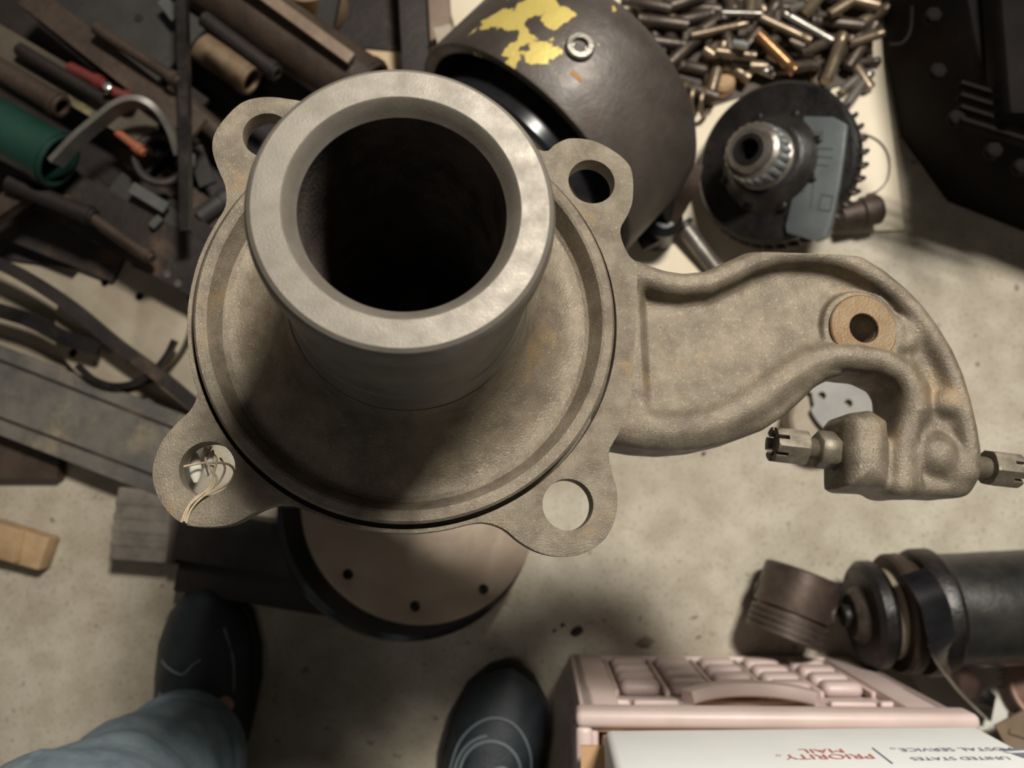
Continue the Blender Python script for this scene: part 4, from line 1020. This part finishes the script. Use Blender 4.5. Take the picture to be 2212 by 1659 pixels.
st = bar('bent_strap', 'grey bent steel strap arching from the green pipe', 'strap', [(120, 352, .122), (170, 300, .128), (215, 262, .132), (258, 230, .136), (300, 220, .136), (340, 240, .128), (372, 285, .112), (388, 330, .098)], .006, .018, mat('strap_grey', (0.1105, 0.1020, 0.0892), (0.1700, 0.1573, 0.1360), .45, .4, 40), None, smooth=5)
c = G(345, 345, .085)
rg = thing('iron_ring', 'dark iron ring below the bent strap in the scrap heap', 'ring', Mdir(c, (.3, -.2, 1)))
obj('hoop', lathe([(.024 + .0045 * math.cos(t), .0045 * math.sin(t)) for t in [2 * PI * i / 10 for i in range(10)]], 40, True, name='hoop'), DBROWN, rg)
obj('ring_lug', box(.012, .016, .009, .002, center=(.030, 0, 0)), DBROWN, rg)
angle_iron('angle_iron', 'long brown angle iron with traces of yellow paint from the upper left corner', 'angle iron', (-60, 60, .098), (330, 290, .092), .036, .006, mat('yellowed_steel', (.055, .045, .032), (.10, .082, .055), .6, .2, 12, .3, 120, (.20, .17, .07), 14, .60), DBROWN)
angle_iron('angle_iron', 'slim dark angle iron parallel to the yellow-traced one, reaching the upright rod', 'angle iron', (60, -10, .115), (430, 280, .105), .026, .006, BROWN, DBROWN)
bar('scrap_plate', 'dull dark grey sheet plate at the top beside the upright rod', 'plate', [(150, -60, .082), (385, 130, .078)], .100, .005, GREYST, rivets(DBROWN, [(300, 40), (250, 90)], .082))
bar('scrap_plate', 'wide black plate filling the upper left corner', 'plate', [(-60, 20, .060), (360, 330, .050)], .15, .006, DBROWN)
bar('upright_rod', 'thin dark rod running straight down the heap from the top edge', 'rod', [(393, -60, .126), (400, 250, .122), (402, 500, .110)], .010, .010, BLK)
tube('red_rod', 'dark red painted rod lying under the upper angle irons', 'rod', (150, 145, .108), (228, 185, .104), .0060, RED, .003)
tube('red_rod', 'red painted rod with a bright tip beside the bent strap', 'rod', (238, 195, .118), (292, 218, .114), .0055, RED, .003)
tube('orange_rod', 'small orange rod end framed by the bent strap', 'rod', (252, 285, .104), (312, 332, .100), .0045, ORANGE, .0025)
c = G(235, 193, .124); tag(obj('bright_nut', hexprism(.008, .006), STEEL, None, Mdir(c, (.2, .1, 1))), 'tiny bright nut glinting between the red rods', 'nut')
tube('scrap_tube', 'brownish pipe stub at the left edge above the green pipe', 'pipe', (-40, 128, .130), (135, 232, .126), .012, BROWN)
tube('scrap_tube', 'short tan tube lying in the dark gap below the big brown pipe', 'pipe', (425, 95, .060), (545, 175, .054), .017, mat('tan_tube', (.12, .075, .042), (.20, .14, .085), .5, .2, 30, .2, 200))
tube('big_pipe', 'thick brown steel pipe running down to the spindle from the top', 'pipe', (400, -70, .085), (800, 200, .070), .034, BROWN)
bar('flat_bar', 'flat brown bar lying along the lower side of the thick pipe', 'bar', [(395, 20, .028), (685, 225, .024)], .040, .008, DBROWN)
bar('flat_bar', 'narrow light-edged bar lying along the upper side of the thick pipe', 'bar', [(500, -60, .128), (760, 130, .114)], .012, .008, mat('light_brown_steel', (.14, .095, .065), (.22, .16, .11), .5, .3, 20, .2, 120))
# tan tin and cardboard at the top
c = G(672, -14, .04)
tin = thing('tin_can', 'tan tin with a pale label patch behind the thick pipe', 'tin', Mdir((c.x, c.y, .004), (.05, .05, 1)))
obj('can_wall', lathe([(0, 0), (.034, 0), (.035, .002), (.035, .068), (.033, .070), (.031, .068), (.031, .066), (0, .066)], 48, name='can_wall'), mat('tan_tin', (.36, .24, .14), (.46, .33, .20), .5, .2, 14), tin)
obj('label_patch', box(.030, .022, .0012, .0004, center=(-.004, -.004, .0672)), PAPER, tin)
bar('flat_bar', 'dark upright bar standing right of the tan tin', 'bar', [(722, -40, .085), (700, 70, .070)], .020, .008, GREYST)
quad_sheet('cardboard_scrap', [(560, -80), (690, -80), (700, 60), (900, 70), (900, 200), (640, 200)], .001, .003, mat('tan_card', (.40, .29, .17), (.52, .39, .24), .8, 0, 12), 'tan cardboard scrap on the floor behind the spindle', 'cardboard')
# timber pieces left of the drum
bar('timber_strip', 'dark brown timber strip standing between spindle and drum at the top', 'timber', [(945, -80, .050), (960, 190, .040)], .022, .030, mat('timber_brown', (.13, .085, .06), (.22, .15, .11), .7, 0, 20, .2, 90))
bar('timber_strip', 'black timber strip left of the brown one at the top edge', 'timber', [(890, -80, .045), (905, 190, .035)], .030, .030, DBROWN)
bar('pale_stake', 'pale grey stake leaning between the brown timber and the drum', 'stake', [(955, 60, .075), (990, 200, .060)], .018, .010, mat('pale_stake', (.30, .25, .19), (.42, .36, .28), .7, 0, 20))
quad_sheet('black_mat', [(690, -120), (960, -120), (960, 120), (720, 100)], .0045, .003, DBROWN, 'black rubber mat scrap at the top between tin and timber', 'mat')
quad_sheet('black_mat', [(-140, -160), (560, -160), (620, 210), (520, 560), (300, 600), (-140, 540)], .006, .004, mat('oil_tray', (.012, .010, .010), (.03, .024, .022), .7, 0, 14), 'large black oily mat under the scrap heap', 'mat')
for a, b, r_, z, m_, lab in [((40, 105), (250, 232), .007, .110, DBROWN, 'slim dark rod between the upper angle irons'), ((205, 60), (388, 178), .006, .128, BROWN, 'thin brown rod lying on the grey sheet plate'), ((405, 230), (520, 330), .012, .050, BROWN, 'brown pipe stub behind the upper left flange ear'),
    ((20, 395), (205, 470), .009, .098, DBROWN, 'dark rod crossing the wide angle iron'), ((140, 430), (330, 560), .006, .094, BROWN, 'thin rusty rod lying on the wide angle iron'), ((430, 470), (500, 420), .010, .05, GREYST, 'grey stub beside the flange in the dark gap'), ((440, 40), (600, 160), .008, .128, DBROWN, 'dark rod lying on top of the thick brown pipe')]:
    tube('scrap_rod', lab, 'rod', (*a, z), (*b, z - .004), r_, m_, .004)
# rivet ended link and small bits
bar('link_plate', 'brown link plate with two rivets beside the flange edge', 'link', [(300, 545, .062), (430, 600, .058)], .034, .005, BROWN, rivets(DSTEEL, [(362, 592), (385, 612)], .064, .004))
bar('scrap_chip', 'bright grey metal chip in the dark heap left of the flange', 'chip', [(285, 405, .080), (360, 450, .076)], .012, .004, mat('chip_grey', (0.0630, 0.0630, 0.0616), (0.0980, 0.0966, 0.0910), .5, .3, 40))
bar('scrap_chip', 'small pale chip under the grey one in the heap', 'chip', [(328, 490, .072), (348, 470, .072)], .008, .004, MATS['chip_grey'])
bar('scrap_chip', 'pale bit at the top of the heap beside the upright rod', 'chip', [(352, 0, .098), (382, 40, .096)], .012, .004, MATS['chip_grey'])
bar('scrap_chip', 'tan chip in the shadow between rod and thick pipe', 'chip', [(420, 320, .05), (450, 400, .05)], .018, .005, GREYST)
# debris on the floor
for i, (px, py, s, lab) in enumerate([(1246, 1363, .0055, 'black pebble on the floor above the crate'), (1215, 1350, .0022, 'tiny crumb left of the black pebble'), (1198, 1362, .0018, 'tiniest crumb left of the black pebble'), (1520, 980, .002, 'speck of grit on the floor under the arm')]):
    c = G(px, py, 0); bm = bmesh.new(); bmesh.ops.create_icosphere(bm, subdivisions=2, radius=s)
    for v in bm.verts: v.co = Vector((v.co.x * 1.3, v.co.y * .8, v.co.z * .6)) * random.uniform(.85, 1.15)
    me = bpy.data.meshes.new('pebble'); bm.to_mesh(me); bm.free()
    tag(obj('pebble', me, DBROWN, None, Mz((c.x, c.y, s * .5), .5)), lab, 'pebble')
c = G(1392, 1388, .002)
tag(obj('dry_leaf', mesh('dry_leaf', [(-.010, 0, .001), (-.004, .005, .004), (.004, .006, .003), (.012, -.002, .001), (.004, -.005, .005), (-.004, -.004, .002), (0, 0, .006), (0, 0, .0052), (-.004, .005, .0032), (.004, .006, .0022)], [(0, 1, 6), (1, 2, 6), (2, 3, 6), (3, 4, 6), (4, 5, 6), (5, 0, 6), (1, 2, 7)]), mat('leaf', (.22, .16, .11), None, .8), None, Mz((c.x, c.y, 0), .3)), 'small curled brown leaf scrap at the base of the crate', 'leaf')
